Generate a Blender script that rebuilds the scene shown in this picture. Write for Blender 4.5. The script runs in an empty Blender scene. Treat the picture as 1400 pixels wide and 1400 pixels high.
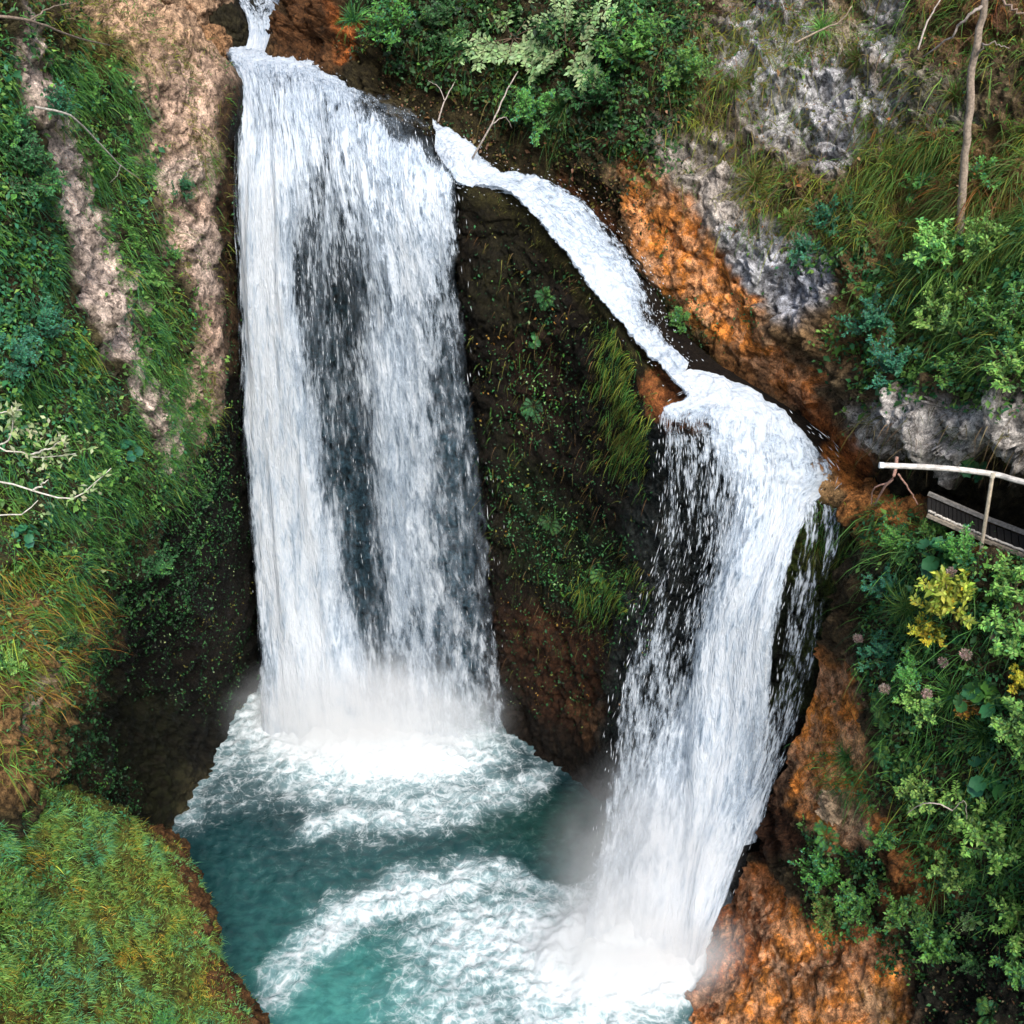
import bpy, math, random, time
import numpy as np
T0 = time.time()
rng = np.random.default_rng(11)
random.seed(5)
scene = bpy.context.scene
COL = scene.collection
# ------------------------------------------------------------------ camera frame
CAM = np.array([0.0, 0.0, 19.1]); PITCH = math.radians(30); FOC = 1501.0
CP, SP = math.cos(PITCH), math.sin(PITCH)

def at(px, py, Y):
    """Point of the gorge seen in direction (px, py) at forward distance Y metres."""
    px, py, Y = np.asarray(px, float), np.asarray(py, float), np.asarray(Y, float)
    dx = (px - 700) / FOC; dy = (700 - py) / FOC
    t = Y / (CP + dy * SP)
    return np.stack([dx * t, Y + 0 * dx, CAM[2] + t * (-SP + dy * CP)], -1)

def to_px(P):
    d = P - CAM
    f = d[..., 1] * CP - d[..., 2] * SP
    u = d[..., 1] * SP + d[..., 2] * CP
    f = np.maximum(f, 0.2)
    return 700 + FOC * d[..., 0] / f, 700 - FOC * u / f

# ------------------------------------------------------------------ noise
def _h(ix, iy, iz, seed):
    n = (ix.astype(np.uint32) * np.uint32(374761393) + iy.astype(np.uint32) * np.uint32(668265263)
         + iz.astype(np.uint32) * np.uint32(2147483647) + np.uint32((seed * 974634777) & 0xffffffff))
    n = (n ^ (n >> np.uint32(13))) * np.uint32(1274126177)
    n ^= n >> np.uint32(16)
    return n

def pnoise(p, seed=0):
    p = np.asarray(p, np.float64)
    i = np.floor(p).astype(np.int64); f = p - i
    w = f * f * f * (f * (f * 6 - 15) + 10)
    out = 0
    for a in (0, 1):
        for b in (0, 1):
            for c in (0, 1):
                h = _h(i[:, 0] + a, i[:, 1] + b, i[:, 2] + c, seed)
                gx = (h & np.uint32(1023)) / 511.5 - 1; gy = ((h >> np.uint32(10)) & np.uint32(1023)) / 511.5 - 1
                gz = ((h >> np.uint32(20)) & np.uint32(1023)) / 511.5 - 1
                v = gx * (f[:, 0] - a) + gy * (f[:, 1] - b) + gz * (f[:, 2] - c)
                out = out + v * (w[:, 0] if a else 1 - w[:, 0]) * (w[:, 1] if b else 1 - w[:, 1]) * (w[:, 2] if c else 1 - w[:, 2])
    return out * 1.1

def fbm(p, octv=4, seed=0, gain=.5):
    s, a, q = 0, 1.0, np.array(p, float)
    for o in range(octv):
        s = s + a * pnoise(q, seed + o); a *= gain; q = q * 2.03 + 3.1
    return s

def ridged(p, octv=4, seed=0, gain=.5):
    s, a, q = 0, 1.0, np.array(p, float)
    for o in range(octv):
        s = s + a * (1 - 2.2 * np.abs(pnoise(q, seed + o))); a *= gain; q = q * 2.07 + 1.7
    return s

def cells(p, seed=0):
    """F2 - F1 of jittered cells and a random value per cell: angular blocks of rock."""
    i0 = np.floor(p).astype(np.int64)
    f1 = np.full(len(p), 9.0); f2 = f1.copy(); val = np.zeros(len(p))
    for a in (-1, 0, 1):
        for b in (-1, 0, 1):
            for c in (-1, 0, 1):
                ii = i0 + np.array([a, b, c])
                h = _h(ii[:, 0], ii[:, 1], ii[:, 2], seed)
                q = ii + np.stack([(h & np.uint32(1023)) / 1023., ((h >> np.uint32(10)) & np.uint32(1023)) / 1023., ((h >> np.uint32(20)) & np.uint32(1023)) / 1023.], -1)
                d = np.sqrt(((q - p) ** 2).sum(1))
                m = d < f1
                f2 = np.where(m, f1, np.minimum(f2, d)); val = np.where(m, (h % np.uint32(997)) / 997., val); f1 = np.where(m, d, f1)
    return f2 - f1, val

def facets(p, seed=0):
    """Tilted fracture planes: each jittered cell leans its own way."""
    i0 = np.floor(p).astype(np.int64); best = np.full(len(p), 9.0); out = np.zeros(len(p))
    for a in (-1, 0, 1):
        for b in (-1, 0, 1):
            for c in (-1, 0, 1):
                ii = i0 + np.array([a, b, c])
                h = _h(ii[:, 0], ii[:, 1], ii[:, 2], seed); g = _h(ii[:, 0], ii[:, 1], ii[:, 2], seed + 50)
                u = lambda w, s_: ((w >> np.uint32(s_)) & np.uint32(1023)) / 1023.
                r = p - ii - np.stack([u(h, 0), u(h, 10), u(h, 20)], -1)
                d = np.abs(r).sum(1) * .6 + .4 * np.sqrt((r ** 2).sum(1)); m = d < best
                v = r[:, 0] * (u(g, 0) - .5) + r[:, 1] * (u(g, 10) - .5) + r[:, 2] * (u(g, 20) - .5) + .35 * (u(h, 5) - .5)
                out = np.where(m, v, out); best = np.where(m, d, best)
    return out

def sstep(a, b, x):
    t = np.clip((x - a) / (b - a), 0, 1); return t * t * (3 - 2 * t)

def poly_w(px, py, poly, soft=25):
    """1 inside the outline, 0 outside, soft over its edge."""
    poly = np.array(poly, float); n = len(poly)
    inside = np.zeros(px.shape, bool); dist = np.full(px.shape, 1e9)
    for k in range(n):
        (x0, y0), (x1, y1) = poly[k], poly[(k + 1) % n]
        ex, ey = x1 - x0, y1 - y0
        t = np.clip(((px - x0) * ex + (py - y0) * ey) / (ex * ex + ey * ey + 1e-9), 0, 1)
        dist = np.minimum(dist, np.hypot(px - x0 - t * ex, py - y0 - t * ey))
        if y0 != y1:
            c = (y0 > py) != (y1 > py)
            inside ^= c & (px < ex * (py - y0) / ey + x0)
    sd = np.where(inside, dist, -dist)
    return sstep(-soft, soft, sd)

def nrmz(v):
    return v / np.maximum(np.linalg.norm(v, axis=-1, keepdims=True), 1e-9)

# ------------------------------------------------------------------ mesh building
def mk(name, V, faces, mat=None, parent=None, smooth=True, attrs=None, uv=None):
    """One mesh object from arrays; faces = list of (n, k) index arrays."""
    me = bpy.data.meshes.new(name)
    V = np.asarray(V, np.float32)
    faces = [np.asarray(f, np.int32) for f in faces if len(f)]
    me.vertices.add(len(V)); me.vertices.foreach_set('co', V.ravel())
    tot = np.concatenate([np.full(len(f), f.shape[1], np.int32) for f in faces])
    idx = np.concatenate([f.ravel() for f in faces])
    me.loops.add(len(idx)); me.loops.foreach_set('vertex_index', idx)
    me.polygons.add(len(tot))
    st = np.zeros(len(tot), np.int32); st[1:] = np.cumsum(tot)[:-1]
    me.polygons.foreach_set('loop_start', st)
    me.polygons.foreach_set('use_smooth', np.full(len(tot), bool(smooth)))
    if uv is not None:
        l = me.uv_layers.new(name='flow'); l.data.foreach_set('uv', np.asarray(uv, np.float32)[idx].ravel())
    for k, a in (attrs or {}).items():
        a = np.asarray(a, np.float32)
        if a.ndim == 2:
            if a.shape[1] == 3: a = np.concatenate([a, np.ones((len(a), 1), np.float32)], 1)
            at_ = me.attributes.new(k, 'FLOAT_COLOR', 'POINT'); at_.data.foreach_set('color', a.ravel())
        else:
            at_ = me.attributes.new(k, 'FLOAT', 'POINT'); at_.data.foreach_set('value', a)
    me.update(calc_edges=True); me.validate()
    if mat: me.materials.append(mat)
    o = bpy.data.objects.new(name, me); COL.objects.link(o)
    if parent: o.parent = parent
    return o

def tag(o, label=None, cat=None, group=None, kind=None):
    if label: o['label'] = label
    if cat: o['category'] = cat
    if group: o['group'] = group
    if kind: o['kind'] = kind
    return o

def empty(name, loc, label, cat, group=None):
    o = bpy.data.objects.new(name, None); COL.objects.link(o)
    o.location = tuple(float(c) for c in loc); o.empty_display_size = .2
    return tag(o, label, cat, group)

def grid_faces(nu, nv):
    a = np.arange((nv - 1) * nu).reshape(nv - 1, nu)[:, :-1].ravel()
    return np.stack([a, a + 1, a + nu + 1, a + nu], 1)

def cr(A, sub, axis):
    """Catmull-Rom refinement of a lattice along one axis."""
    A = np.moveaxis(np.asarray(A, float), axis, 0); n = len(A)
    t = np.linspace(0, n - 1, (n - 1) * sub + 1)
    k = np.minimum(t.astype(int), n - 2); f = (t - k).reshape(-1, *([1] * (A.ndim - 1)))
    ext = np.concatenate([2 * A[:1] - A[1:2], A, 2 * A[-1:] - A[-2:-1]])
    p0, p1, p2, p3 = ext[k], ext[k + 1], ext[k + 2], ext[k + 3]
    r = .5 * (2 * p1 + (p2 - p0) * f + (2 * p0 - 5 * p1 + 4 * p2 - p3) * f * f + (3 * p1 - p0 - 3 * p2 + p3) * f ** 3)
    return np.moveaxis(r, 0, axis)

def lattice(rows, su, sv):
    R = np.array(rows, float)
    W = at(R[..., 0], R[..., 1], R[..., 2])
    W = cr(cr(W, sv, 0), su, 1)
    gu = np.gradient(W, axis=1); gv = np.gradient(W, axis=0)
    N = nrmz(np.cross(gu, gv))
    if (N * (CAM - W)).sum(-1).mean() < 0: N = -N
    return W, N

def tube(pts, rad, sides=6):
    """Tapered tube along a polyline: vertices, faces (list)."""
    pts = np.asarray(pts, float); n = len(pts)
    rad = np.linspace(rad[0], rad[1], n) if isinstance(rad, tuple) else np.full(n, rad)
    tg = nrmz(np.gradient(pts, axis=0))
    ref = np.array([0.31, 0.2, 0.93]); a = nrmz(np.cross(tg, ref)); b = np.cross(tg, a)
    th = np.linspace(0, 2 * np.pi, sides, endpoint=False)
    V = pts[:, None] + rad[:, None, None] * (a[:, None] * np.cos(th)[None, :, None] + b[:, None] * np.sin(th)[None, :, None])
    V = V.reshape(-1, 3); F = []
    for i in range(n - 1):
        for k in range(sides):
            F.append((i * sides + k, i * sides + (k + 1) % sides, (i + 1) * sides + (k + 1) % sides, (i + 1) * sides + k))
    caps = np.array([list(range(sides))[::-1], list(range((n - 1) * sides, n * sides))])
    return V, [np.array(F), caps]

def merge(parts):
    """Merge (V, faces, colour) pieces that make up ONE part."""
    Vs, Cs, by, off = [], [], {}, 0
    for V, F, C in parts:
        Vs.append(V); Cs.append(np.broadcast_to(np.asarray(C, float), (len(V), 3)))
        for f in F:
            if len(f): by.setdefault(np.asarray(f).shape[1], []).append(np.asarray(f) + off)
        off += len(V)
    return np.concatenate(Vs), [np.concatenate(v) for v in by.values()], np.concatenate(Cs)

def smooth_line(pts, n=14):
    pts = np.asarray(pts, float)
    return cr(pts, max(2, n // (len(pts) - 1)), 0)

# ------------------------------------------------------------------ materials
class NT:
    def __init__(s, name):
        s.m = bpy.data.materials.new(name); s.m.use_nodes = True
        s.t = s.m.node_tree; s.t.nodes.clear()
        s.out = s.t.nodes.new('ShaderNodeOutputMaterial')
    def n(s, typ, props=None, **ins):
        nd = s.t.nodes.new('ShaderNode' + typ)
        for k, v in (props or {}).items(): setattr(nd, k, v)
        for k, v in ins.items():
            key = int(k[1:]) if k[0] == 'i' and k[1:].isdigit() else k.replace('_', ' ')
            s.set(nd.inputs[key], v)
        return nd
    def set(s, sock, v):
        if isinstance(v, bpy.types.NodeSocket): s.t.links.new(v, sock)
        elif isinstance(v, bpy.types.Node): s.t.links.new(v.outputs[0], sock)
        else: sock.default_value = v
    def math(s, op, a, b=0.0, c=None, clamp=False):
        nd = s.t.nodes.new('ShaderNodeMath'); nd.operation = op; nd.use_clamp = clamp
        s.set(nd.inputs[0], a); s.set(nd.inputs[1], b)
        if c is not None: s.set(nd.inputs[2], c)
        return nd.outputs[0]
    def ramp(s, f, a, b, x=0., y=1.):
        nd = s.t.nodes.new('ShaderNodeMapRange'); nd.interpolation_type = 'SMOOTHSTEP'
        s.set(nd.inputs['Value'], f); s.set(nd.inputs['From Min'], a); s.set(nd.inputs['From Max'], b)
        s.set(nd.inputs['To Min'], x); s.set(nd.inputs['To Max'], y)
        return nd.outputs[0]
    def mix(s, f, a, b, blend='MIX'):
        nd = s.t.nodes.new('ShaderNodeMix'); nd.data_type = 'RGBA'; nd.blend_type = blend
        s.set(nd.inputs[0], f); s.set(nd.inputs[6], a); s.set(nd.inputs[7], b)
        return nd.outputs[2]
    def attr(s, name, out='Color'):
        nd = s.t.nodes.new('ShaderNodeAttribute'); nd.attribute_name = name; return nd.outputs[out]
    def noise(s, vec, scale, detail=4, rough=.55, out='Fac', dist=0.):
        nd = s.t.nodes.new('ShaderNodeTexNoise'); s.set(nd.inputs['Vector'], vec)
        nd.inputs['Scale'].default_value = scale; nd.inputs['Detail'].default_value = detail
        nd.inputs['Roughness'].default_value = rough; nd.inputs['Distortion'].default_value = dist
        return nd.outputs[out]
    def scaled(s, vec, sx, sy, sz):
        nd = s.t.nodes.new('ShaderNodeVectorMath'); nd.operation = 'MULTIPLY'
        s.set(nd.inputs[0], vec); nd.inputs[1].default_value = (sx, sy, sz); return nd.outputs[0]
    def finish(s, shader):
        s.t.links.new(shader.outputs[0], s.out.inputs['Surface']); return s.m

def rock_material(name):
    s = NT(name)
    tex = s.n('TexCoord').outputs['Object']
    tint = s.attr('tint'); wet = s.attr('wet', 'Fac')
    big = s.noise(tex, 1.1, 5, .6)
    pit = s.noise(s.scaled(tex, 1, 1, .8), 9.5, 4, .62, dist=.6)
    mid = s.noise(tex, 5.5, 9, .72)
    fine = s.noise(tex, 30., 8, .8)
    v = s.math('MULTIPLY', s.ramp(mid, .32, .70, .30, 1.75), s.ramp(fine, .32, .68, .45, 1.55))
    v = s.math('MULTIPLY', v, s.ramp(big, .3, .7, .75, 1.25))
    col = s.mix(1.0, tint, s.n('CombineColor', Red=v, Green=v, Blue=v), 'MULTIPLY')
    # dark lichen and damp blotches, pale mineral flecks
    bl = s.ramp(s.noise(s.scaled(tex, 1, 1, .7), 3.1, 8, .7), .52, .64)
    col = s.mix(s.math('MULTIPLY', bl, .62), col, s.mix(.85, col, (.016, .013, .008, 1)))
    sm = s.attr('smooth', 'Fac')
    p1 = s.ramp(s.noise(tex, 2.6, 6, .65, dist=.4), .44, .56); p2 = s.ramp(s.noise(s.scaled(tex, 1, 1, 1.3), 3.7, 6, .68, dist=.3), .53, .62)
    p3 = s.ramp(s.noise(tex, 7., 5, .66), .55, .64)
    vv = s.n('CombineColor', Red=v, Green=v, Blue=v)
    col = s.mix(s.math('MULTIPLY', s.math('MULTIPLY', p1, sm), .48), col, s.mix(1., (.66, .40, .24, 1), vv, 'MULTIPLY'))
    col = s.mix(s.math('MULTIPLY', s.math('MULTIPLY', p2, sm), .62), col, s.mix(1., (.060, .034, .014, 1), vv, 'MULTIPLY'))
    col = s.mix(s.math('MULTIPLY', s.math('MULTIPLY', p3, sm), .6), col, s.mix(1., (.30, .085, .020, 1), vv, 'MULTIPLY'))
    fl = s.ramp(s.noise(tex, 17., 5, .7), .62, .70)
    col = s.mix(s.math('MULTIPLY', fl, .30), col, s.mix(.10, s.mix(1., col, (2.5, 2.5, 2.5, 1), 'MULTIPLY'), (.34, .31, .26, 1)))
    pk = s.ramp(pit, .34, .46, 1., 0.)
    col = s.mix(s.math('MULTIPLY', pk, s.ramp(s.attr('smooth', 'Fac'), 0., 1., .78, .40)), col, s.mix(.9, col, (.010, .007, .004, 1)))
    bm0 = s.n('Bump', Strength=.5, Distance=.05, Height=s.ramp(pit, .30, .52))
    bm = s.n('Bump', Strength=.9, Distance=.11, Height=mid, Normal=bm0)
    bm2 = s.n('Bump', Strength=.9, Distance=.04, Height=fine, Normal=bm)
    rough = s.ramp(wet, 0., 1., .92, .62)
    b = s.n('BsdfPrincipled', Base_Color=col, Roughness=rough, Normal=bm2)
    b.inputs['Specular IOR Level'].default_value = .16
    return s.finish(b)

def leaf_material(name, trans=.3, rough=.5, attr='tint'):
    s = NT(name)
    oi = s.n('ObjectInfo').outputs['Random']
    c = s.attr(attr)
    hsv = s.n('HueSaturation', Hue=s.ramp(oi, 0., 1., .485, .515), Saturation=1.0, Value=s.ramp(oi, 0., 1., .85, 1.2), Fac=1.0, Color=c)
    b = s.n('BsdfPrincipled', Base_Color=hsv, Roughness=rough)
    b.inputs['Specular IOR Level'].default_value = .28
    t = s.n('BsdfTranslucent', Color=hsv)
    return s.finish(s.n('MixShader', i0=trans, i1=b, i2=t))

def plain_material(name, rough=.8, metal=0., bump=.3, scale=30.):
    s = NT(name)
    tex = s.n('TexCoord').outputs['Object']; f = s.noise(tex, scale, 5, .65)
    v = s.ramp(f, .3, .7, .6, 1.35)
    col = s.mix(1.0, s.attr('tint'), s.n('CombineColor', Red=v, Green=v, Blue=v), 'MULTIPLY')
    b = s.n('BsdfPrincipled', Base_Color=col, Roughness=rough, Metallic=metal, Normal=s.n('Bump', Strength=bump, Distance=.01, Height=f))
    return s.finish(b)

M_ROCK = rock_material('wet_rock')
M_LEAF = leaf_material('leaf_green')
M_GRASS = leaf_material('grass_blade', .35, .55)
M_BARK = plain_material('bark', .9, 0, .8, 22)
M_METAL = plain_material('galvanised_metal', .5, .0, .1, 12)

def fall_material(name, veil=0.):
    """Broken falling water: strands and drops in layers, clear between them."""
    s = NT(name)
    uv = s.n('UVMap', {'uv_map': 'flow'}).outputs[0]
    lay = s.attr('layer', 'Fac'); dens = s.attr('dens', 'Fac'); stretch = s.attr('calm', 'Fac')
    sp = s.n('SeparateXYZ', Vector=uv)
    def coord(sx, sy, k):
        return s.n('CombineXYZ', X=s.math('MULTIPLY', sp.outputs[0], sx), Y=s.math('MULTIPLY', sp.outputs[1], sy), Z=s.math('MULTIPLY', lay, k)).outputs[0]
    A = s.noise(coord(2.6, .42, 3.1), 1., 4, .6, dist=.4)
    iso = s.noise(s.n('TexCoord').outputs['Object'], 5.0, 7, .66, dist=.8)
    B = s.noise(coord(9., 1.7, 7.7), 1., 4, .62, dist=.5)
    Cn = s.noise(coord(26., 4.6, 5.3), 1., 2, .6, dist=.4)
    far = s.ramp(sp.outputs[1], 3., 12.)
    wc = s.math('MULTIPLY_ADD', far, -.20, .30); wa = s.math('MULTIPLY_ADD', far, .14, .30)
    val = s.math('ADD', s.math('MULTIPLY', A, wa), s.math('ADD', s.math('MULTIPLY', B, s.math('MULTIPLY_ADD', far, .06, .40)), s.math('MULTIPLY', Cn, wc)))
    val = s.math('ADD', s.math('MULTIPLY', val, s.math('SUBTRACT', 1., stretch)), s.math('MULTIPLY', iso, stretch))
    x = s.math('MULTIPLY_ADD', s.math('SUBTRACT', val, .5), s.math('MULTIPLY_ADD', far, -.6, 4.6), s.math('SUBTRACT', dens, .5))
    al = s.ramp(x, s.math('MULTIPLY_ADD', far, -.16, -.12), s.math('MULTIPLY_ADD', far, .22, .42))
    al = s.math('MAXIMUM', al, s.math('MULTIPLY', s.ramp(dens, -.05, .4, 0., veil), s.ramp(B, .40, .64, 0., 1.)))
    tone = s.ramp(s.math('ADD', s.math('MULTIPLY', s.math('SUBTRACT', val, .5), s.math('MULTIPLY_ADD', stretch, -3.4, 5.)), s.math('MULTIPLY', dens, .55)), -.2, 1.05, 0., 1.)
    col = s.mix(tone, (.36, .47, .59, 1), (.745, .795, .845, 1))
    hgt = s.math('ADD', s.math('MULTIPLY', B, .6), s.math('MULTIPLY', Cn, .4))
    hgt = s.math('ADD', s.math('MULTIPLY', hgt, s.math('SUBTRACT', 1., stretch)), s.math('MULTIPLY', iso, s.math('MULTIPLY', stretch, 1.0)))
    bm = s.n('Bump', Strength=.8, Distance=.14, Height=hgt)
    d = s.n('BsdfDiffuse', Color=col, Normal=bm)
    t = s.n('BsdfTranslucent', Color=col, Normal=bm)
    g = s.n('BsdfGlossy', Color=(.9, .95, 1, 1), Roughness=.35, Normal=bm)
    w = s.n('MixShader', i0=.35, i1=d, i2=t)
    w = s.n('MixShader', i0=.05, i1=w, i2=g)
    return s.finish(s.n('MixShader', i0=al, i1=s.n('BsdfTransparent'), i2=w))

def drop_material(name):
    s = NT(name)
    d = s.n('BsdfDiffuse', Color=(.72, .76, .80, 1)); t = s.n('BsdfTranslucent', Color=(.72, .76, .80, 1))
    return s.finish(s.n('MixShader', i0=.35, i1=d, i2=t))

def pool_material(name):
    s = NT(name)
    tex = s.n('TexCoord').outputs['Object']
    foam = s.attr('foam', 'Fac'); tint = s.attr('tint')
    warp = s.n('VectorMath', {'operation': 'ADD'}, i0=tex, i1=s.scaled(s.noise(tex, 1.1, 2, .5, out='Color'), .55, .55, .0)).outputs[0]
    fl = s.scaled(warp, 1, 1, .2)
    v1 = s.n('TexVoronoi', {'feature': 'DISTANCE_TO_EDGE'}, Vector=fl, Scale=2.6).outputs['Distance']
    v2 = s.n('TexVoronoi', {'feature': 'DISTANCE_TO_EDGE'}, Vector=fl, Scale=6.5).outputs['Distance']
    lace = s.math('MAXIMUM', s.ramp(v1, 0., .11, 1., 0.), s.math('MULTIPLY', s.ramp(v2, 0., .12, 1., 0.), .8))
    n1 = s.noise(s.scaled(warp, 1, 1.5, 1), 3.0, 7, .62); n2 = s.noise(warp, 16., 5, .7)
    val = s.math('ADD', s.math('MULTIPLY', s.math('SUBTRACT', n1, .5), 2.2), s.math('MULTIPLY', s.math('SUBTRACT', n2, .5), 1.1))
    val = s.math('ADD', val, s.math('MULTIPLY', s.math('SUBTRACT', lace, .35), .34))
    x = s.math('ADD', val, s.math('SUBTRACT', foam, .55))
    f = s.math('MULTIPLY', s.ramp(x, -.30, 1.05), s.ramp(foam, .05, .3))
    deep = s.mix(s.ramp(n1, .35, .65), s.mix(1., tint, (.72, .75, .78, 1), 'MULTIPLY'), s.mix(1., tint, (1.25, 1.2, 1.15, 1), 'MULTIPLY'))
    deep = s.mix(s.math('MULTIPLY', s.ramp(foam, .10, 1.0), .62), deep, (.27, .42, .45, 1))
    col = s.mix(f, deep, (.68, .73, .76, 1))
    bm = s.n('Bump', Strength=.4, Distance=.10, Height=s.math('ADD', s.math('MULTIPLY', n1, .6), s.math('MULTIPLY', n2, .4)))
    b = s.n('BsdfPrincipled', Base_Color=col, Roughness=s.ramp(f, 0., 1., .16, .75), Normal=bm)
    b.inputs['Specular IOR Level'].default_value = .4
    return s.finish(b)

M_FALL = fall_material('falling_water'); M_FALL2 = fall_material('veiled_water', .17); M_DROP = drop_material('water_drops'); M_POOL = pool_material('pool_water')
# ------------------------------------------------------------------ rock of the gorge
SHEETS = {}
def rock(name, rows, su, sv, base, paint, amp=(.33, .28, .10, .06), wet_poly=(), calm=None, warp=16):
    W, N = lattice(rows, su, sv)
    nv, nu = W.shape[:2]
    P, Nn = W.reshape(-1, 3), N.reshape(-1, 3)
    px, py = to_px(P)
    k = np.ones(len(P)) if calm is None else calm(px, py)
    d = amp[0] * fbm(P / 2.4, 3, 3) + .7 * amp[1] * (ridged(P / 1.15, 6, 9, .58) - .7)
    e, cv = cells(P / np.array([.62, .62, .45]) / (1.5 if name == 'upper_cliff_terrain' else 1.) + .35 * fbm(P / .8, 2, 55)[:, None], 4)
    d = d + amp[2] * ((cv - .5) * 1.9 - sstep(.10, 0., e) * .35)
    jw = np.stack([fbm(P / .5, 2, 15), fbm(P / .5, 2, 25), fbm(P / .5, 2, 35)], 1) * .22
    d = d + amp[2] * 2.6 * facets(P / .85 + jw, 7) + amp[2] * 1.3 * facets(P / .34 + jw, 17)
    d = d + amp[3] * .6 * (fbm(P / .13, 3, 21, .7) + .9 * ridged(P / .21, 3, 31, .6))
    sm = np.zeros(len(P))
    for poly, colr, soft, *op in paint:
        if colr in (ORANGE, RUST): sm = np.maximum(sm, poly_w(px, py, poly, 25))
    d = d * (1 - .58 * sm)
    P = P + Nn * (d * k)[:, None]
    # paint: patches of rock, moss, and painted-in shade and haze, with wandering edges
    wx = warp * (fbm(P / .9, 4, 40, .65)) * 1.3; wy = warp * (fbm(P / .9, 4, 60, .65)) * 1.3
    qx, qy = px + wx, py + wy
    c = np.tile(np.array(base, float), (len(P), 1))
    for poly, colr, soft, *op in paint:
        w = poly_w(qx, qy, poly, soft) * (op[0] if op else 1.)
        c = c * (1 - w[:, None]) + np.array(colr) * w[:, None]
    wet = np.zeros(len(P))
    for poly, soft in wet_poly: wet = np.maximum(wet, poly_w(qx, qy, poly, soft))
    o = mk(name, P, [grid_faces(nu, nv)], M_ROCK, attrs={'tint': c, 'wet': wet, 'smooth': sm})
    tag(o, kind='structure')
    P3 = P.reshape(nv, nu, 3)
    Nd = nrmz(np.cross(np.gradient(P3, axis=1), np.gradient(P3, axis=0)))
    if (Nd * N).sum(-1).mean() < 0: Nd = -Nd
    # smoothed normal for plants
    SHEETS[name] = dict(P=P, N=nrmz(.6 * Nd.reshape(-1, 3) + .4 * Nn), nu=nu, nv=nv, px=px, py=py, o=o)
    return o

CREAM = (.78, .62, .52); PINK = (.62, .43, .32); GREY = (.34, .34, .345); ORANGE = (.74, .26, .052); RUST = (.30, .085, .022)
DARK = (.0042, .0040, .0024); BROWN = (.045, .024, .012); MOSS = (.055, .055, .010); SOIL = (.17, .095, .040); WARM = (.46, .30, .19)  # DARK: wet rock, taken near black for the left hollow's overhang shade

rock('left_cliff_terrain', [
 [(-900,-420,14),(-380,-380,17),(-120,-330,20),(20,-280,24),(120,-230,28),(190,-190,33),(260,-160,38)],
 [(-800,-150,13.4),(-320,-130,16),(-50,-120,18.6),(70,-100,22),(150,-70,26.5),(205,-40,31),(265,-20,36)],
 [(-700,0,13),(-250,0,15),(0,0,17.5),(90,0,20.5),(168,0,24.3),(222,38,27),(262,58,30)],
 [(-700,100,12.6),(-250,90,14.2),(0,90,16.5),(120,85,19.5),(232,58,22.6),(308,96,23.0),(332,118,26)],
 [(-700,250,12.4),(-250,250,13.9),(0,250,15.9),(120,250,18.6),(226,248,21),(313,240,22.8),(336,240,26)],
 [(-700,450,12.2),(-250,450,13.6),(0,450,15.2),(138,450,17.6),(230,450,20),(319,450,22.7),(342,450,26)],
 [(-700,650,11.9),(-250,650,13.2),(0,650,14.4),(130,650,16.6),(215,650,19.2),(322,650,22.6),(350,650,26)],
 [(-700,850,11.5),(-250,850,12.8),(0,850,13.6),(110,850,15.6),(190,850,18.9),(334,850,22.5),(362,850,26)],
 [(-700,1000,11),(-250,1000,12),(0,1000,12.8),(80,1000,14.6),(152,1000,18.4),(300,1010,21.4),(372,1000,25)],
 [(-700,1150,10.5),(-250,1150,11.3),(-10,1150,12.2),(70,1150,14.6),(160,1160,17.4),(240,1165,18.0),(330,1150,22)],
 [(-700,1300,10),(-250,1300,10.8),(-10,1300,11.6),(70,1300,13.6),(160,1300,16),(240,1300,16.6),(330,1300,20)],
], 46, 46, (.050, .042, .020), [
 ([(-300,-200),(170,-60),(325,85),(325,170),(215,150),(120,70),(0,-20)], WARM, 28),
 ([(60,40),(160,60),(200,110),(120,110)], (.22,.17,.03), 20, .6),
 ([(8,20),(42,50),(112,235),(124,300),(175,400),(182,500),(222,560),(242,640),(205,640),(188,560),(150,510),(92,400),(84,300),(26,130)], CREAM, 11),
 ([(198,80),(312,100),(300,250),(292,400),(302,500),(280,640),(250,660),(235,560),(255,470),(240,380),(208,330),(190,220)], PINK, 22),
 ([(200,220),(285,220),(280,270),(215,280)], CREAM, 18, .7),
 ([(250,300),(292,310),(292,400),(262,400)], CREAM, 18, .6),
 ([(300,110),(345,110),(370,1000),(245,1060),(125,1010),(150,800),(225,690),(292,560),(288,300)], DARK, 20),  # wet rock of the hollow, with an unmodelled overhang's shade painted in
 ([(298,110),(318,120),(318,500),(300,520)], (.10,.055,.025), 14, .7),
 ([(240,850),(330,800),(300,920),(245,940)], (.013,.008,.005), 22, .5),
 ([(-50,850),(95,790),(150,860),(70,960),(45,1080),(-50,1090)], (.25,.145,.06), 24),
 ([(30,930),(62,900),(50,960),(25,1010)], CREAM, 12, .7),
 ([(132,905),(236,950),(240,1165),(150,1130),(120,1020)], (.009,.010,.0035), 18),  # moss of the hollow, darkened to carry its shade
], wet_poly=[([(288,100),(380,100),(380,1200),(120,1200),(130,900),(280,600)], 20)],
 calm=lambda px, py: 1 - (.45 + .3 * sstep(330, 180, py)) * sstep(240, 305, px))

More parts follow.
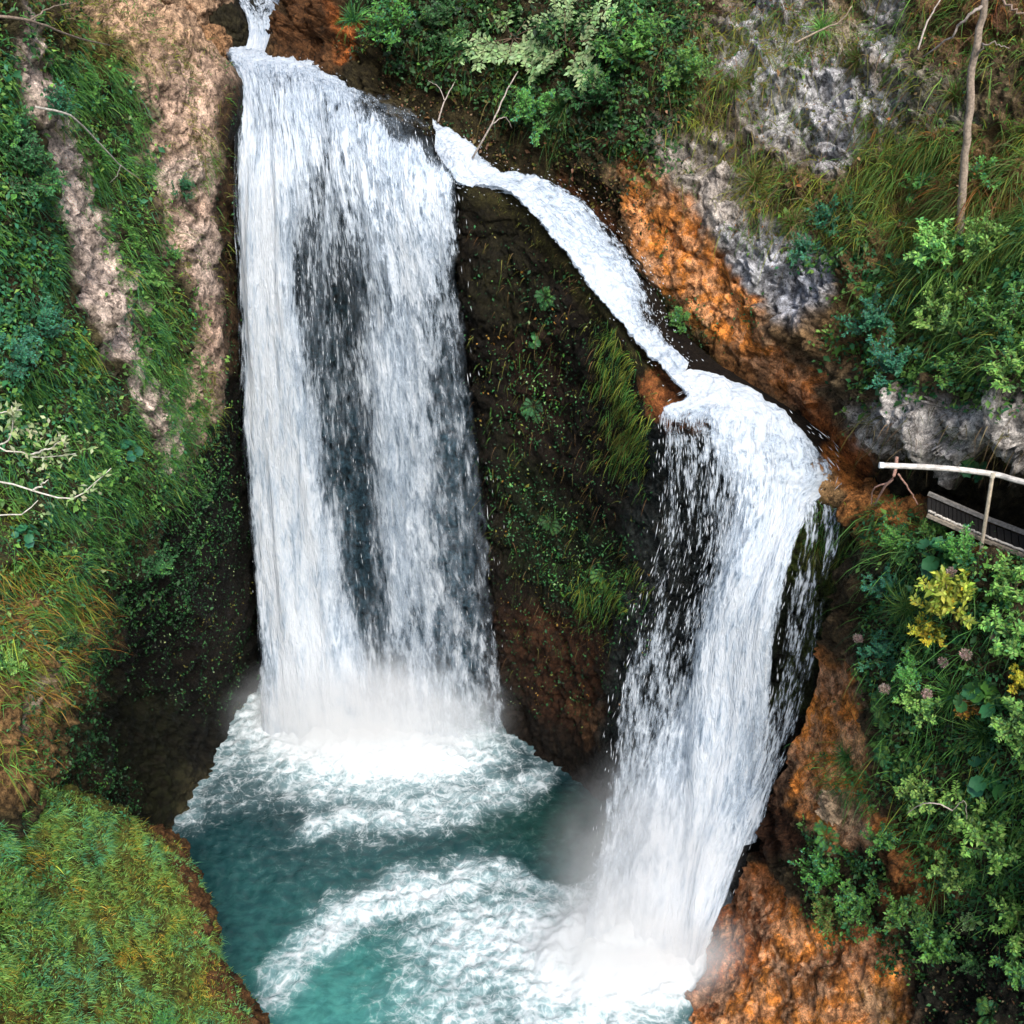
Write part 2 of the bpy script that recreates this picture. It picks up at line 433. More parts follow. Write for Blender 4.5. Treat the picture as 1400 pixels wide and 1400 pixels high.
rock('mossy_bank_terrain', [
 [(-700,1000,9.5),(-250,1010,11.5),(0,1075,13.4),(95,1088,14.5),(180,1130,15.9),(214,1165,16.8),(222,1215,16.9)],
 [(-700,1060,8.8),(-250,1060,11.0),(0,1090,12.9),(100,1100,14.0),(188,1135,15.4),(232,1160,15.9),(240,1225,16.8)],
 [(-700,1140,8.2),(-250,1140,10.3),(0,1150,12.1),(110,1160,13.4),(200,1180,14.6),(256,1212,14.9),(262,1262,16.0)],
 [(-700,1240,7.4),(-250,1240,9.5),(0,1250,11.1),(120,1255,12.4),(225,1262,13.4),(292,1292,13.6),(298,1330,14.8)],
 [(-700,1360,6.6),(-250,1360,8.5),(0,1370,9.9),(130,1372,11.2),(250,1378,12.2),(335,1380,12.4),(340,1420,13.5)],
 [(-700,1520,5.6),(-250,1520,7.3),(0,1530,8.5),(130,1535,9.7),(250,1540,10.6),(362,1500,11.2),(375,1545,12.3)],
 [(-700,1800,4.2),(-250,1800,5.6),(0,1800,6.6),(130,1800,7.6),(260,1800,8.4),(400,1760,9.0),(420,1820,10)],
], 46, 46, (.085, .085, .018), [
 ([(215,1140),(245,1150),(300,1262),(345,1370),(395,1560),(350,1560),(305,1400),(262,1270),(222,1190)], (.13,.062,.024), 10),
 ([(170,1120),(215,1140),(235,1170),(180,1160)], (.10,.045,.018), 12),
 ([(215,1180),(232,1150),(420,1700),(330,1350),(262,1230)], (.10,.05,.02), 6, .5),
 ([(0,1380),(120,1380),(250,1390),(200,1500),(0,1500)], (.16,.11,.02), 30, .5),
], amp=(.26,.22,.08,.06))

FALL_ROWS = [
 [(308,73,27.4),(352,71,27.6),(402,77,26.8),(452,100,25.8),(542,146,24.7),(616,190,23.7)],
 [(312,84,25.4),(353,86,25.4),(404,94,25.1),(456,115,24.7),(541,158,23.9),(620,203,23.2)],
 [(318,100,24.2),(357,108,24.2),(407,118,24.0),(462,138,23.7),(541,176,23.2),(625,222,22.8)],
 [(323,135,23.5),(365,152,23.5),(415,172,23.3),(470,190,23.1),(545,216,22.7),(630,250,22.4)],
 [(332,220,23.1),(380,240,23.0),(430,252,22.9),(485,264,22.7),(555,280,22.4),(634,296,22.2)],
 [(338,400,22.8),(385,400,22.7),(440,405,22.6),(500,405,22.4),(570,408,22.2),(644,410,22.0)],
 [(345,650,22.7),(395,650,22.6),(455,650,22.5),(520,650,22.4),(592,650,22.2),(678,650,22.0)],
 [(356,860,22.5),(410,865,22.4),(475,870,22.3),(540,870,22.2),(614,865,22.1),(696,860,22.0)],
 [(364,1015,22.1),(425,1020,21.9),(490,1025,21.8),(555,1022,21.8),(624,1010,21.8),(702,1000,21.9)]]
def back_rows():
    out = []
    for r, row in enumerate(FALL_ROWS):
        off = [.0, .0, .15, .45, .8, 1.2, 1.5, 1.7, 1.9][r]
        dy = [16, 18, 16, 18, 22, 0, 0, 0, 60][r]
        q = [(x, y + dy, Y + off) for x, y, Y in row]
        x0, y0, Y0 = q[0]; x1, y1, Y1 = q[-1]
        q = [(x0 - 70, y0, Y0 + .6)] + q + [(x1 + (30 if r > 2 else 12), y1 + (12 if r < 4 else 0), Y1 + .1)]
        out.append(q)
    return out
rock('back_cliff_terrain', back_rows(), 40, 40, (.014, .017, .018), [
  ([(380,200),(700,260),(700,960),(380,960)], (.014,.032,.042), 40, .9), ([(420,560),(700,560),(700,1000),(430,1000)], (.030,.066,.090), 60, .9)], amp=(.12,.10,.10,.05), wet_poly=[([(0,0),(900,0),(900,1200),(0,1200)], 5)],  # blue-grey tint puts the fall's mist haze into the wet rock colour
  calm=lambda px, py: sstep(120, 330, py) * .9 + .1)

def ramp_calm(px, py):
    line = [(600,180),(650,244),(735,262),(800,330),(855,410),(890,470),(930,520),(1010,540),(1100,610),(1160,650)]
    d = np.full(px.shape, 1e9)
    for (x0, y0), (x1, y1) in zip(line[:-1], line[1:]):
        ex, ey = x1 - x0, y1 - y0
        t = np.clip(((px - x0) * ex + (py - y0) * ey) / (ex * ex + ey * ey), 0, 1)
        d = np.minimum(d, np.hypot(px - x0 - t * ex, py - y0 - t * ey))
    return .12 + .88 * sstep(25, 90, d)

rock('central_rock_terrain', [
 [(606,225,26),(640,232,24),(705,250,23.6),(790,268,23.2),(870,356,22.2),(925,450,20.7),(1010,515,19.6),(1100,572,18.8),(1170,632,18),(1240,690,17.2)],
 [(604,240,25.6),(640,254,22.9),(722,272,22.2),(798,342,21.4),(858,432,20.4),(916,522,18.95),(1005,545,18.3),(1098,612,17.7),(1165,655,17.3),(1228,690,16.9)],
 [(604,258,25.5),(628,258,22.45),(700,274,21.95),(760,337,21.1),(821,414,20.15),(906,534,18.7),(985,584,17.75),(1088,655,17.35),(1168,690,16.9),(1222,705,16.5)],
 [(612,330,25.4),(634,330,22.5),(700,350,21.9),(770,410,21),(845,480,20),(905,600,18.5),(990,650,17.8),(1090,722,17.3),(1165,745,16.8),(1206,760,16.2)],
 [(640,560,25.4),(658,560,22.5),(710,560,21.9),(775,580,21.2),(845,620,20.1),(892,690,18.9),(985,765,17.8),(1080,822,17.2),(1140,842,16.6),(1176,850,16)],
 [(655,780,25.4),(676,780,22.5),(720,780,21.8),(780,790,21),(834,805,20),(874,840,18.9),(960,905,17.7),(1058,932,17.0),(1108,932,16.5),(1146,940,16)],
 [(665,930,25),(688,938,22.4),(725,940,21.6),(780,950,20.7),(828,965,19.7),(872,1005,18.6),(960,1065,17.5),(1040,1085,16.8),(1080,1075,16.4),(1106,1065,16)],
 [(670,1010,24),(692,1008,22.0),(740,1030,21.1),(790,1068,20.1),(836,1108,19.2),(890,1165,18),(960,1222,17),(1012,1240,16.2),(1048,1230,15.9),(1078,1200,15.6)],
 [(670,1080,23),(692,1080,21.6),(740,1090,20.7),(790,1130,19.7),(836,1170,18.8),(890,1230,17.6),(960,1290,16.6),(1012,1310,15.8),(1048,1300,15.5),(1078,1270,15.2)],
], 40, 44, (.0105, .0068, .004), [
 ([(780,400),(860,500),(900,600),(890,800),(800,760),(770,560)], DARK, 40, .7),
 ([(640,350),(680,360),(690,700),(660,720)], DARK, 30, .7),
 ([(620,245),(700,260),(770,330),(840,410),(920,530),(985,590),(975,600),(900,548),(820,430),(750,345),(690,290),(630,275)], (.032,.028,.009), 9),
 ([(880,500),(930,535),(980,578),(960,585),(900,560),(880,540)], (.30,.10,.03), 9),
 ([(700,450),(760,440),(770,560),(710,600)], (.035,.015,.009), 30, .5),
 ([(690,600),(790,690),(880,760),(870,850),(760,830),(690,740)], (.010,.016,.005), 30, .8),
 ([(640,280),(720,300),(760,420),(700,460),(650,400)], (.015,.014,.005), 30, .7),
 ([(690,840),(740,830),(840,880),(850,1000),(800,1010),(720,930)], (.048,.019,.008), 22, .8),
 ([(785,960),(830,960),(830,1010),(800,1010)], (.20,.10,.045), 12, .6),
 ([(880,560),(1100,650),(1060,1000),(860,1100),(820,1000),(870,760)], (.022,.026,.024), 20),
 ([(1075,680),(1175,700),(1150,800),(1110,960),(1060,960),(1070,760)], (.040,.055,.010), 16),
 ([(1050,780),(1110,800),(1090,930),(1050,940)], (.012,.016,.008), 16),
 ([(1075,640),(1130,640),(1200,680),(1190,705),(1110,675)], (.36,.21,.09), 9),
 ([(1130,600),(1180,640),(1210,690),(1180,690),(1130,640)], (.40,.14,.03), 9),
], amp=(.24,.17,.08,.05), calm=ramp_calm, wet_poly=[([(600,230),(930,520),(1200,680),(1100,1100),(860,1200),(680,1050),(640,500)], 20)])

rock('upper_cliff_terrain', [
 [(405,-560,42),(540,-640,42),(740,-660,41),(930,-620,39),(1030,-560,36),(1130,-500,33),(1230,-430,30),(1330,-350,28),(1430,-290,26),(1560,-260,24),(1790,-240,20)],
 [(395,-300,34),(520,-380,34),(700,-380,33),(880,-350,31),(980,-300,29),(1080,-240,27),(1180,-170,25),(1280,-100,23),(1380,-60,21.4),(1500,-40,20),(1730,-20,17.2)],
 [(392,-150,30),(510,-220,30),(680,-200,29),(860,-180,28),(960,-130,26.5),(1060,-60,24.8),(1160,10,23),(1260,80,21),(1360,110,19.4),(1480,140,18),(1710,170,15.2)],
 [(390,-40,28.6),(500,-80,27.5),(660,-70,26.5),(840,-60,25.6),(940,10,24.4),(1040,100,22.9),(1140,180,21.3),(1240,250,19.4),(1340,280,17.8),(1460,310,16.3),(1690,350,13.7)],
 [(384,28,27.6),(488,0,26.2),(650,40,24.8),(820,60,24),(920,150,22.8),(1020,260,21.4),(1120,350,19.8),(1220,430,18),(1320,460,16.5),(1440,490,15),(1670,540,12.5)],
 [(384,66,26.9),(480,66,25.5),(640,150,24),(800,190,23.2),(900,290,21.9),(1010,400,20.4),(1110,480,18.9),(1210,560,17.0),(1310,580,15.3),(1430,610,13.8),(1660,680,11.8)],
 [(388,84,26.4),(475,112,25.2),(634,226,23.9),(785,262,23.1),(892,396,21.6),(1000,518,20.0),(1110,580,18.7),(1200,628,17),(1300,640,15.9),(1420,665,14.6),(1650,740,12.2)],
 [(392,96,27),(475,135,25.8),(634,250,24.5),(785,290,23.7),(892,430,22.2),(1000,550,20.6),(1110,610,19.2),(1200,670,17.6),(1300,700,16.6),(1420,735,15.4),(1650,820,12.8)],
], 44, 50, (.13, .095, .055), [
 ([(300,-400),(850,-400),(930,100),(880,200),(900,420),(700,300),(560,190),(380,100)], (.038,.030,.013), 40),
 ([(385,-20),(470,-20),(480,70),(450,110),(380,80)], (.10,.045,.018), 20),
 ([(468,30),(500,35),(485,85),(465,85)], (.45,.13,.03), 10, .8),
 ([(760,40),(900,100),(930,200),(870,230),(800,150)], (.06,.045,.02), 30, .7),
 ([(1100,150),(1300,150),(1500,200),(1500,520),(1180,520),(1100,400)], (.15,.095,.035), 50, .8),
 ([(900,180),(1000,200),(1060,350),(990,330),(930,260)], (.46,.41,.36), 25),
 ([(1000,20),(1090,10),(1240,70),(1250,180),(1140,235),(1040,190),(980,100)], (.52,.51,.50), 30),
 ([(1120,150),(1180,165),(1170,230),(1125,235)], (.66,.64,.66), 14, .8),
 ([(1110,85),(1175,95),(1165,150),(1105,140)], (.62,.61,.63), 14, .8),
 ([(1185,-20),(1260,-20),(1240,45),(1190,40)], (.62,.60,.60), 14, .8),
 ([(1030,40),(1060,50),(1060,130),(1020,110)], (.42,.43,.46), 12, .8),
 ([(1200,90),(1240,95),(1240,140),(1195,145)], (.45,.36,.28), 12, .8),
 ([(945,220),(1000,230),(1015,300),(960,310)], (.46,.40,.35), 14, .8),
 ([(1220,120),(1330,120),(1330,190),(1230,180)], (.28,.27,.22), 20, .7),
 ([(1000,320),(1060,310),(1150,350),(1140,440),(1065,440),(1010,380)], (.48,.48,.50), 18),
 ([(1070,370),(1140,370),(1130,430),(1065,435)], (.40,.41,.45), 14, .8),
 ([(1120,20),(1180,20),(1180,80),(1130,80)], (.20,.13,.035), 20, .7),
 ([(1250,-50),(1400,-50),(1400,100),(1300,90)], (.17,.085,.04), 25, .8),
 ([(760,230),(800,255),(860,345),(830,330),(790,290)], (.20,.075,.03), 9),
 ([(850,205),(915,250),(965,310),(1010,385),(1055,450),(1110,520),(1110,560),(1060,530),(1010,480),(900,410),(868,335)], ORANGE, 12),
 ([(855,210),(905,250),(930,290),(880,290)], (.34,.15,.045), 12, .8),
 ([(870,345),(900,370),(895,400),(868,380)], (.36,.27,.18), 8, .6),
 ([(880,395),(950,420),(990,470),(1080,545),(1000,525),(910,480),(885,440)], (.030,.032,.010), 12),
 ([(950,455),(1040,470),(1100,560),(1050,545),(980,500)], (.20,.085,.03), 11, .8),
 ([(1030,435),(1180,440),(1190,500),(1110,490)], (.22,.13,.06), 20, .8),
 ([(1080,500),(1130,560),(1220,650),(1230,700),(1150,640),(1080,560)], (.30,.095,.025), 14),
 ([(1165,560),(1260,545),(1420,570),(1420,625),(1230,625),(1170,610)], (.52,.48,.44), 18),
 ([(1200,622),(1420,640),(1420,760),(1180,720)], (.035,.028,.015), 10),
], amp=(.40,.34,.22,.055), calm=lambda px, py: np.minimum(ramp_calm(px, py), 1))

rock('right_slope_terrain', [
 [(1176,680,18.2),(1228,685,17.4),(1300,700,16.3),(1400,735,15.0),(1500,775,13.6),(1700,860,11.4),(2600,1360,7.9)],
 [(1178,698,16.6),(1222,712,15.7),(1285,735,14.7),(1360,765,13.95),(1460,805,12.9),(1700,900,10.8),(2600,1400,7.3)],
 [(1176,745,16.3),(1216,768,15.0),(1278,780,14.1),(1350,805,13.4),(1450,835,12.5),(1700,920,10.5),(2600,1420,7.0)],
 [(1160,850,16.0),(1206,862,14.6),(1270,872,13.7),(1342,890,13.0),(1430,905,12.2),(1680,985,10.2),(2580,1485,6.7)],
 [(1114,960,15.9),(1176,985,14.5),(1250,1000,13.5),(1332,1012,12.7),(1425,1032,11.8),(1660,1100,9.8),(2560,1600,6.3)],
 [(1066,1090,15.7),(1130,1118,14.3),(1218,1150,13.1),(1312,1172,12.2),(1425,1192,11.2),(1660,1250,9.2),(2560,1750,5.7)],
 [(1024,1196,15.6),(1078,1232,14.3),(1178,1278,12.8),(1290,1302,11.8),(1425,1330,10.6),(1660,1400,8.6),(2560,1900,5.1)],
 [(930,1322,14.9),(1000,1372,13.4),(1130,1420,11.8),(1270,1450,10.6),(1425,1480,9.5),(1660,1560,7.6),(2560,2060,4.1)],
 [(846,1402,13.7),(920,1490,12.2),(1080,1600,10.4),(1240,1650,9.2),(1425,1700,8.2),(1660,1780,6.6),(2560,2280,3.1)],
 [(800,1470,13.0),(880,1620,11.2),(1040,1800,9.0),(1220,1900,8.0),(1425,1950,7),(1660,2000,5.8),(2560,2500,2.5)],
], 46, 46, (.050, .038, .020), [
 ([(1150,640),(1230,670),(1270,720),(1230,760),(1190,740)], (.42,.17,.05), 14),
 ([(1290,720),(1400,760),(1400,785),(1300,755)], (.33,.13,.04), 8, .8),
 ([(1150,780),(1190,800),(1170,930),(1120,940)], (.09,.06,.03), 14),
 ([(1112,900),(1182,905),(1192,1010),(1214,1130),(1165,1165),(1088,1090),(1072,1010)], ORANGE, 12),
 ([(1110,905),(1180,905),(1180,940),(1110,950)], (.38,.16,.07), 10, .8),
 ([(1150,990),(1195,1000),(1190,1060),(1150,1030)], (.56,.34,.18), 12, .7),
 ([(1115,1080),(1150,1080),(1200,1140),(1170,1160)], (.50,.34,.21), 9, .9),
 ([(1060,1040),(1095,1020),(1085,1090),(1110,1150),(1050,1200),(1030,1150)], (.045,.02,.01), 12),
 ([(1220,1130),(1320,1120),(1310,1230),(1220,1260)], (.24,.09,.025), 25, .8),
 ([(1018,1190),(1075,1215),(1120,1270),(1230,1285),(1260,1420),(1240,1560),(840,1560),(850,1385),(940,1330)], ORANGE, 14),
 ([(1018,1190),(1078,1220),(1072,1290),(1010,1360),(900,1430),(840,1410),(930,1330)], RUST, 16, .9),
 ([(1085,1330),(1150,1320),(1160,1360),(1100,1380)], (.09,.04,.018), 12, .8),
 ([(1040,1230),(1070,1250),(1060,1310),(1030,1290)], (.05,.02,.012), 10, .7),
 ([(950,1350),(1010,1340),(1000,1390),(960,1400)], (.10,.03,.012), 12, .7),
 ([(1120,1290),(1150,1300),(1140,1345),(1115,1330)], (.055,.05,.014), 10, .7),
 ([(1180,1350),(1230,1340),(1240,1420),(1190,1420)], (.10,.085,.02), 14, .7),
 ([(1140,1270),(1230,1285),(1190,1340),(1090,1330)], (.16,.05,.02), 14, .7),
 ([(1066,1290),(1082,1290),(1090,1420),(1070,1420)], (.04,.02,.01), 5, .8),
 ([(842,1385),(880,1370),(930,1400),(930,1440),(842,1440)], (.015,.014,.011), 8),
 ([(1235,1270),(1320,1240),(1420,1260),(1500,1400),(1260,1420)], (.020,.019,.013), 20),
], amp=(.26,.30,.12,.06))

# ground below everything, and the pool
mk('ground', [(-220,-160,-2.2),(220,-160,-2.2),(220,260,-2.2),(-220,260,-2.2)], [np.array([[0,1,2,3]])], M_ROCK,
   attrs={'tint': np.tile([.10,.09,.06],(4,1)), 'wet': np.zeros(4)})['kind'] = 'structure'

rock('stream_bed_terrain', [[(200,-420,48),(300,-420,48),(400,-420,48),(520,-420,48)],[(200,-200,40),(310,-200,40),(395,-200,40),(520,-200,40)],[(250,-64,31.6),(316,-56,31.3),(394,-54,31.3),(440,-60,31.2)],
 [(262,4,30.2),(322,6,29.9),(392,6,29.9),(430,4,29.9)],[(280,34,28.9),(336,34,28.6),(386,34,28.6),(420,30,28.6)],[(290,70,28.0),(338,66,27.8),(386,68,27.6),(420,60,27.6)],[(290,100,27.6),(338,96,27.6),(386,98,27.4),(420,90,27.4)]],
 16, 30, (.030,.026,.018), [], amp=(.10,.10,.06,.04))
# ------------------------------------------------------------------ water
def dens_table(T):
    ys = np.array([r[0] for r in T], float); grid = np.arange(-300, 1901, 4.0)
    tab = np.stack([np.interp(grid, [p[0] for p in r[1]], [p[1] for p in r[1]]) for r in T])
    def f(px, py):
        xi = np.clip((px + 300) / 4, 0, len(grid) - 2); i = xi.astype(int); fx = xi - i
        y = np.clip(py, ys[0], ys[-1]); k = np.clip(np.searchsorted(ys, y) - 1, 0, len(ys) - 2); fy = (y - ys[k]) / (ys[k + 1] - ys[k])
        a = tab[k, i] * (1 - fx) + tab[k, i + 1] * fx; b = tab[k + 1, i] * (1 - fx) + tab[k + 1, i + 1] * fx
        return a * (1 - fy) + b * fy
    return f

def cascade(name, rows, su, sv, dens, layers, edge=.55, bulge=.12, parent=None, widen=.02, frayed=.06, calm=(0, 0), froth=0., seed=0, grow=(0, 1.2), mat=None, cmax=.55):
    """Sheets of falling water one in front of another, with UVs in metres along and across the flow."""
    Vs, Fs, UV, D, L, off, Cm = [], [], [], [], [], 0, []
    W0, N0 = lattice(rows, su, sv)
    nv, nu = W0.shape[:2]
    ds = np.linalg.norm(np.diff(W0, axis=0), axis=2); v = np.concatenate([np.zeros((1, nu)), np.cumsum(ds, 0)]).mean(1)
    wd = np.linalg.norm(W0[:, -1] - W0[:, 0], axis=1).mean()
    s = np.linspace(0, 1, nu)
    for li, (o_, dd) in enumerate(layers):
        P = W0.copy()
        c = P.mean(1, keepdims=True); P = c + (P - c) * (1 + widen * (li - 1))
        fl = P.reshape(-1, 3)
        px, py = to_px(fl)
        uvv = np.stack([np.tile(s * wd, nv), np.repeat(v, nu)], 1)
        q = np.stack([uvv[:, 0] * 1.5, uvv[:, 1] * .22, np.full(len(uvv), 5.0 * li + seed)], 1)
        ph = fbm(q, 3, 77)
        d = dens(px, py)
        ramp_ = np.repeat(sstep(*grow, v), nu)
        fl = fl + N0.reshape(-1, 3) * (o_ + bulge * ph * 1.6 + bulge * .9 * np.clip(d - .4, 0, 1))[:, None] * (.15 + .85 * ramp_)[:, None]
        cm = np.repeat(1 - sstep(calm[0], calm[1] + 1e-6, v), nu) if calm[1] > 0 else np.zeros(len(fl))
        Cm.append(cm * cmax)
        if froth: fl = fl + N0.reshape(-1, 3) * (froth * cm * (.9 * fbm(fl / .30, 3, 17, .6) + .35 * ridged(fl / .16, 2, 19)))[:, None]
        d = d - .12 * (1 - sstep(.45, 1.15, d)) * (1 - .7 * cm)
        e = np.minimum(s, 1 - s); e = np.tile(e, nv)
        jag = frayed * (1 + .9 * fbm(np.stack([uvv[:, 1] * .9, np.tile(np.sign(s - .5), nv) * 9, np.full(len(uvv), li * 3.3)], 1), 3, 91))
        d = d + dd - edge * 2 * sstep(1., 0., e / np.maximum(jag, .004))
        Vs.append(fl); Fs.append(grid_faces(nu, nv) + off); UV.append(uvv); D.append(d); L.append(np.full(len(fl), li * 3.7 + seed)); off += len(fl)
    V = np.concatenate(Vs)
    o = mk(name, V, [np.concatenate(Fs)], mat or M_FALL, parent, attrs={'dens': np.concatenate(D), 'layer': np.concatenate(L), 'calm': np.concatenate(Cm)}, uv=np.concatenate(UV))
    return o, W0, N0

def drops(name, W, N, dens, n, parent, size=(.0055, .075), spread=.28, side=.25, band=(.15, 1.1)):
    """Loose drops torn off the falling water: small stretched bodies."""
    nv, nu = W.shape[:2]
    u = rng.random(n * 4) * (nu - 1.001); v = (rng.random(n * 4) ** .8) * (nv - 1.001)
    i, j = u.astype(int), v.astype(int); fu, fv = (u - i)[:, None], (v - j)[:, None]
    P = W[j, i] * (1 - fu) * (1 - fv) + W[j, i + 1] * fu * (1 - fv) + W[j + 1, i] * (1 - fu) * fv + W[j + 1, i + 1] * fu * fv
    T = nrmz(W[np.minimum(j + 1, nv - 1), i] - W[np.maximum(j - 1, 0), i]); Nn = N[j, i]
    S = nrmz(np.cross(T, Nn))
    px, py = to_px(P); d = dens(px, py)
    clump = fbm(np.stack([u / nu * 30, v / nv * 25, np.zeros(len(u))], 1), 3, 13)
    keep = (rng.random(len(d)) < np.clip(1.1 - np.abs(d - .6) * 1.3 + clump * .8, .03, 1)) & (v / nv > .12)
    P, T, Nn, S = P[keep][:n], T[keep][:n], Nn[keep][:n], S[keep][:n]; m = len(P)
    P = P + Nn * (rng.random(m)[:, None] * spread + .02) + S * (rng.normal(0, side * .35, m))[:, None]
    T = nrmz(T + .07 * rng.normal(size=(m, 3)))
    S = nrmz(np.cross(T, Nn)); B = np.cross(T, S)
    r = (size[0] * np.exp(rng.normal(0, .35, m)))[:, None]; l = (size[1] * np.exp(rng.normal(0, .5, m)))[:, None]
    V = np.stack([P - T * l, P + S * r, P + B * r, P - S * r, P - B * r, P + T * l * .7], 1).reshape(-1, 3)
    b = (np.arange(m) * 6)[:, None]
    F = np.concatenate([b + np.array(f) for f in [(0,2,1),(0,3,2),(0,4,3),(0,1,4),(5,1,2),(5,2,3),(5,3,4),(5,4,1)]])
    o = mk(name, V, [F], M_DROP, parent); o['kind'] = 'stuff'
    return o

D1 = dens_table([
 (72,[(300,1.3),(420,1.2),(620,1.0)]),
 (90,[(310,1.3),(345,1.2),(400,1.2),(440,1.2),(480,.8),(620,.8)]),
 (112,[(315,1.3),(340,1.0),(380,.70),(420,.75),(450,1.1),(500,.7),(620,.8)]),
 (150,[(325,1.3),(345,.9),(370,.85),(400,.95),(450,.85),(490,.6),(520,.25),(560,.30),(580,.30),(620,.9)]),
 (185,[(330,1.4),(360,.95),(380,.8),(420,1.0),(460,.85),(520,1.0),(545,.35),(570,.02),(595,.0),(612,.2),(630,1)]),
 (215,[(332,1.5),(370,1.25),(420,1.0),(450,.85),(490,.8),(540,1.1),(575,.9),(598,.08),(614,.1),(632,1)]),
 (250,[(335,1.6),(390,1.4),(415,.95),(430,.75),(445,.45),(460,.95),(485,.75),(520,1.05),(580,1.2),(620,1.1),(636,1.1)]),
 (320,[(335,1.6),(388,1.4),(404,.8),(418,.45),(432,.55),(450,.75),(468,.5),(490,.6),(515,.95),(560,1.1),(610,.95),(640,.7)]),
 (400,[(340,1.6),(392,1.45),(406,.6),(422,.28),(445,.55),(465,.26),(490,.26),(512,.75),(550,.92),(600,.7),(646,.42)]),
 (520,[(345,1.5),(405,1.4),(424,.6),(440,.55),(470,.38),(500,.52),(530,.95),(565,.85),(600,.52),(656,.36)]),
 (650,[(348,1.1),(372,1.6),(425,1.4),(448,.45),(475,.12),(500,.20),(530,.95),(568,.88),(605,.46),(640,.40),(668,.40)]),
 (800,[(356,.9),(385,1.7),(448,1.45),(470,.6),(496,.12),(518,.35),(545,.90),(580,.66),(625,.42),(655,.36),(688,.38)]),
 (900,[(362,.8),(395,1.7),(474,1.55),(496,.8),(515,.42),(545,.70),(580,.72),(640,.46),(690,.40)]),
 (985,[(366,1.2),(420,1.8),(500,1.7),(560,1.4),(620,.9),(690,.5)]),
 (1030,[(360,1.6),(600,1.5),(690,.6)])])
wf = empty('waterfall', at(500, 1010, 21.9), 'tall wide white waterfall plunging in two thick curtains into the far end of the pool', 'waterfall')
def local(o):  # keep world placement under a parent Empty
    p = o.parent
    o.location = (-p.location[0], -p.location[1], -p.location[2])
    return o
o, W, N = cascade('water_curtain', FALL_ROWS, 44, 44, D1, [(.02, .0), (.20, -.02), (.42, -.16)], bulge=.16, parent=wf, widen=.012, calm=(.6, 3.2), froth=.09, grow=(1.5, 5), mat=M_FALL2); local(o)
local(drops('spray_drops', W, N, D1, 1300, wf))

D2 = dens_table([
 (505,[(915,1.6),(1010,1.5)]), (550,[(940,1.5),(1000,1.5),(1060,1.3),(1095,1.1)]),
 (580,[(900,.5),(960,.5),(985,1.0),(1030,1.3),(1080,1.2),(1130,.6)]),
 (625,[(900,.42),(960,.55),(1000,.8),(1025,1.0),(1060,.9),(1088,1.1),(1115,.6),(1150,.25)]),
 (660,[(898,.46),(930,.46),(960,.58),(1000,.68),(1035,.95),(1080,1.35),(1110,1.1)]),
 (710,[(893,.44),(930,.40),(960,.52),(1000,.62),(1030,1.1),(1060,1.5),(1090,1.4)]),
 (780,[(870,.42),(915,.22),(955,.34),(990,.70),(1015,1.35),(1045,1.4),(1065,1.0)]),
 (880,[(845,.42),(895,.64),(930,.34),(965,.84),(1005,1.5),(1040,1.2),(1060,.7)]),
 (1000,[(828,.36),(880,.62),(935,.80),(985,1.5),(1030,.9),(1070,.5)]),
 (1100,[(818,.45),(865,.75),(925,1.2),(985,1.4),(1040,.6)]),
 (1200,[(806,.5),(858,.9),(915,1.5),(985,1.3),(1025,.7)]),
 (1300,[(790,1.2),(960,1.5)])])
wf2 = empty('waterfall', at(890, 1290, 15.4), 'narrower white waterfall dropping from the orange rimmed lip beside the walkway', 'waterfall')
F2 = [
 [(915,520,18.4),(927,516,18.5),(938,512,18.6),(954,512,18.65),(985,520,18.6),(1010,532,18.5)],
 [(935,546,18.0),(958,552,18.0),(990,553,18.0),(1025,556,18.05),(1058,566,18.05),(1088,590,18.0)],
 [(903,562,17.8),(938,572,17.7),(985,584,17.6),(1030,606,17.5),(1080,635,17.4),(1148,650,17.4)],
 [(900,610,17.5),(940,624,17.4),(985,640,17.3),(1030,655,17.15),(1072,676,17.2),(1110,694,17.15)],
 [(893,720,17.2),(934,730,17.1),(976,740,17.0),(1015,748,16.8),(1052,755,16.75),(1088,752,16.65)],
 [(858,850,17.1),(903,852,17.0),(950,855,16.8),(990,856,16.6),(1030,856,16.45),(1070,850,16.3)],
 [(832,1000,16.7),(880,1002,16.6),(930,1004,16.5),(976,1002,16.3),(1014,1000,16.15),(1056,992,16.0)],
 [(812,1150,16.3),(864,1152,16.2),(914,1154,16.0),(956,1152,15.9),(988,1146,15.75),(1026,1138,15.65)],
 [(786,1300,15.2),(846,1304,15.1),(888,1306,15.0),(922,1306,15.0),(948,1300,15.0),(966,1290,15.0)]]
o, W, N = cascade('water_curtain', F2, 40, 44, D2, [(.02, .0), (.16, -.03), (.36, -.16)], bulge=.13, parent=wf2, widen=.015, frayed=.05, calm=(1.2, 2.8), froth=.07, seed=40, grow=(1.6, 5)); local(o)
local(drops('spray_drops', W, N, D2, 1400, wf2, spread=.3, side=.3))
D3 = dens_table([(690,[(1080,.5),(1170,.45)]), (760,[(1070,.40),(1100,.34),(1150,.42)]), (860,[(1060,.34),(1100,.46),(1130,.40)]), (960,[(1050,.7),(1110,.5)]), (1040,[(1020,.9),(1080,.6)])])
V3 = [[(1092,682,17.05),(1128,690,16.95),(1166,702,16.75)],[(1088,730,16.75),(1124,738,16.6),(1156,740,16.4)],[(1072,830,16.5),(1106,830,16.4),(1136,828,16.2)],
      [(1056,930,16.3),(1086,932,16.2),(1112,925,16.1)],[(1030,1040,15.95),(1056,1040,15.9),(1080,1030,15.8)],[(990,1150,15.7),(1014,1150,15.6),(1036,1140,15.6)]]
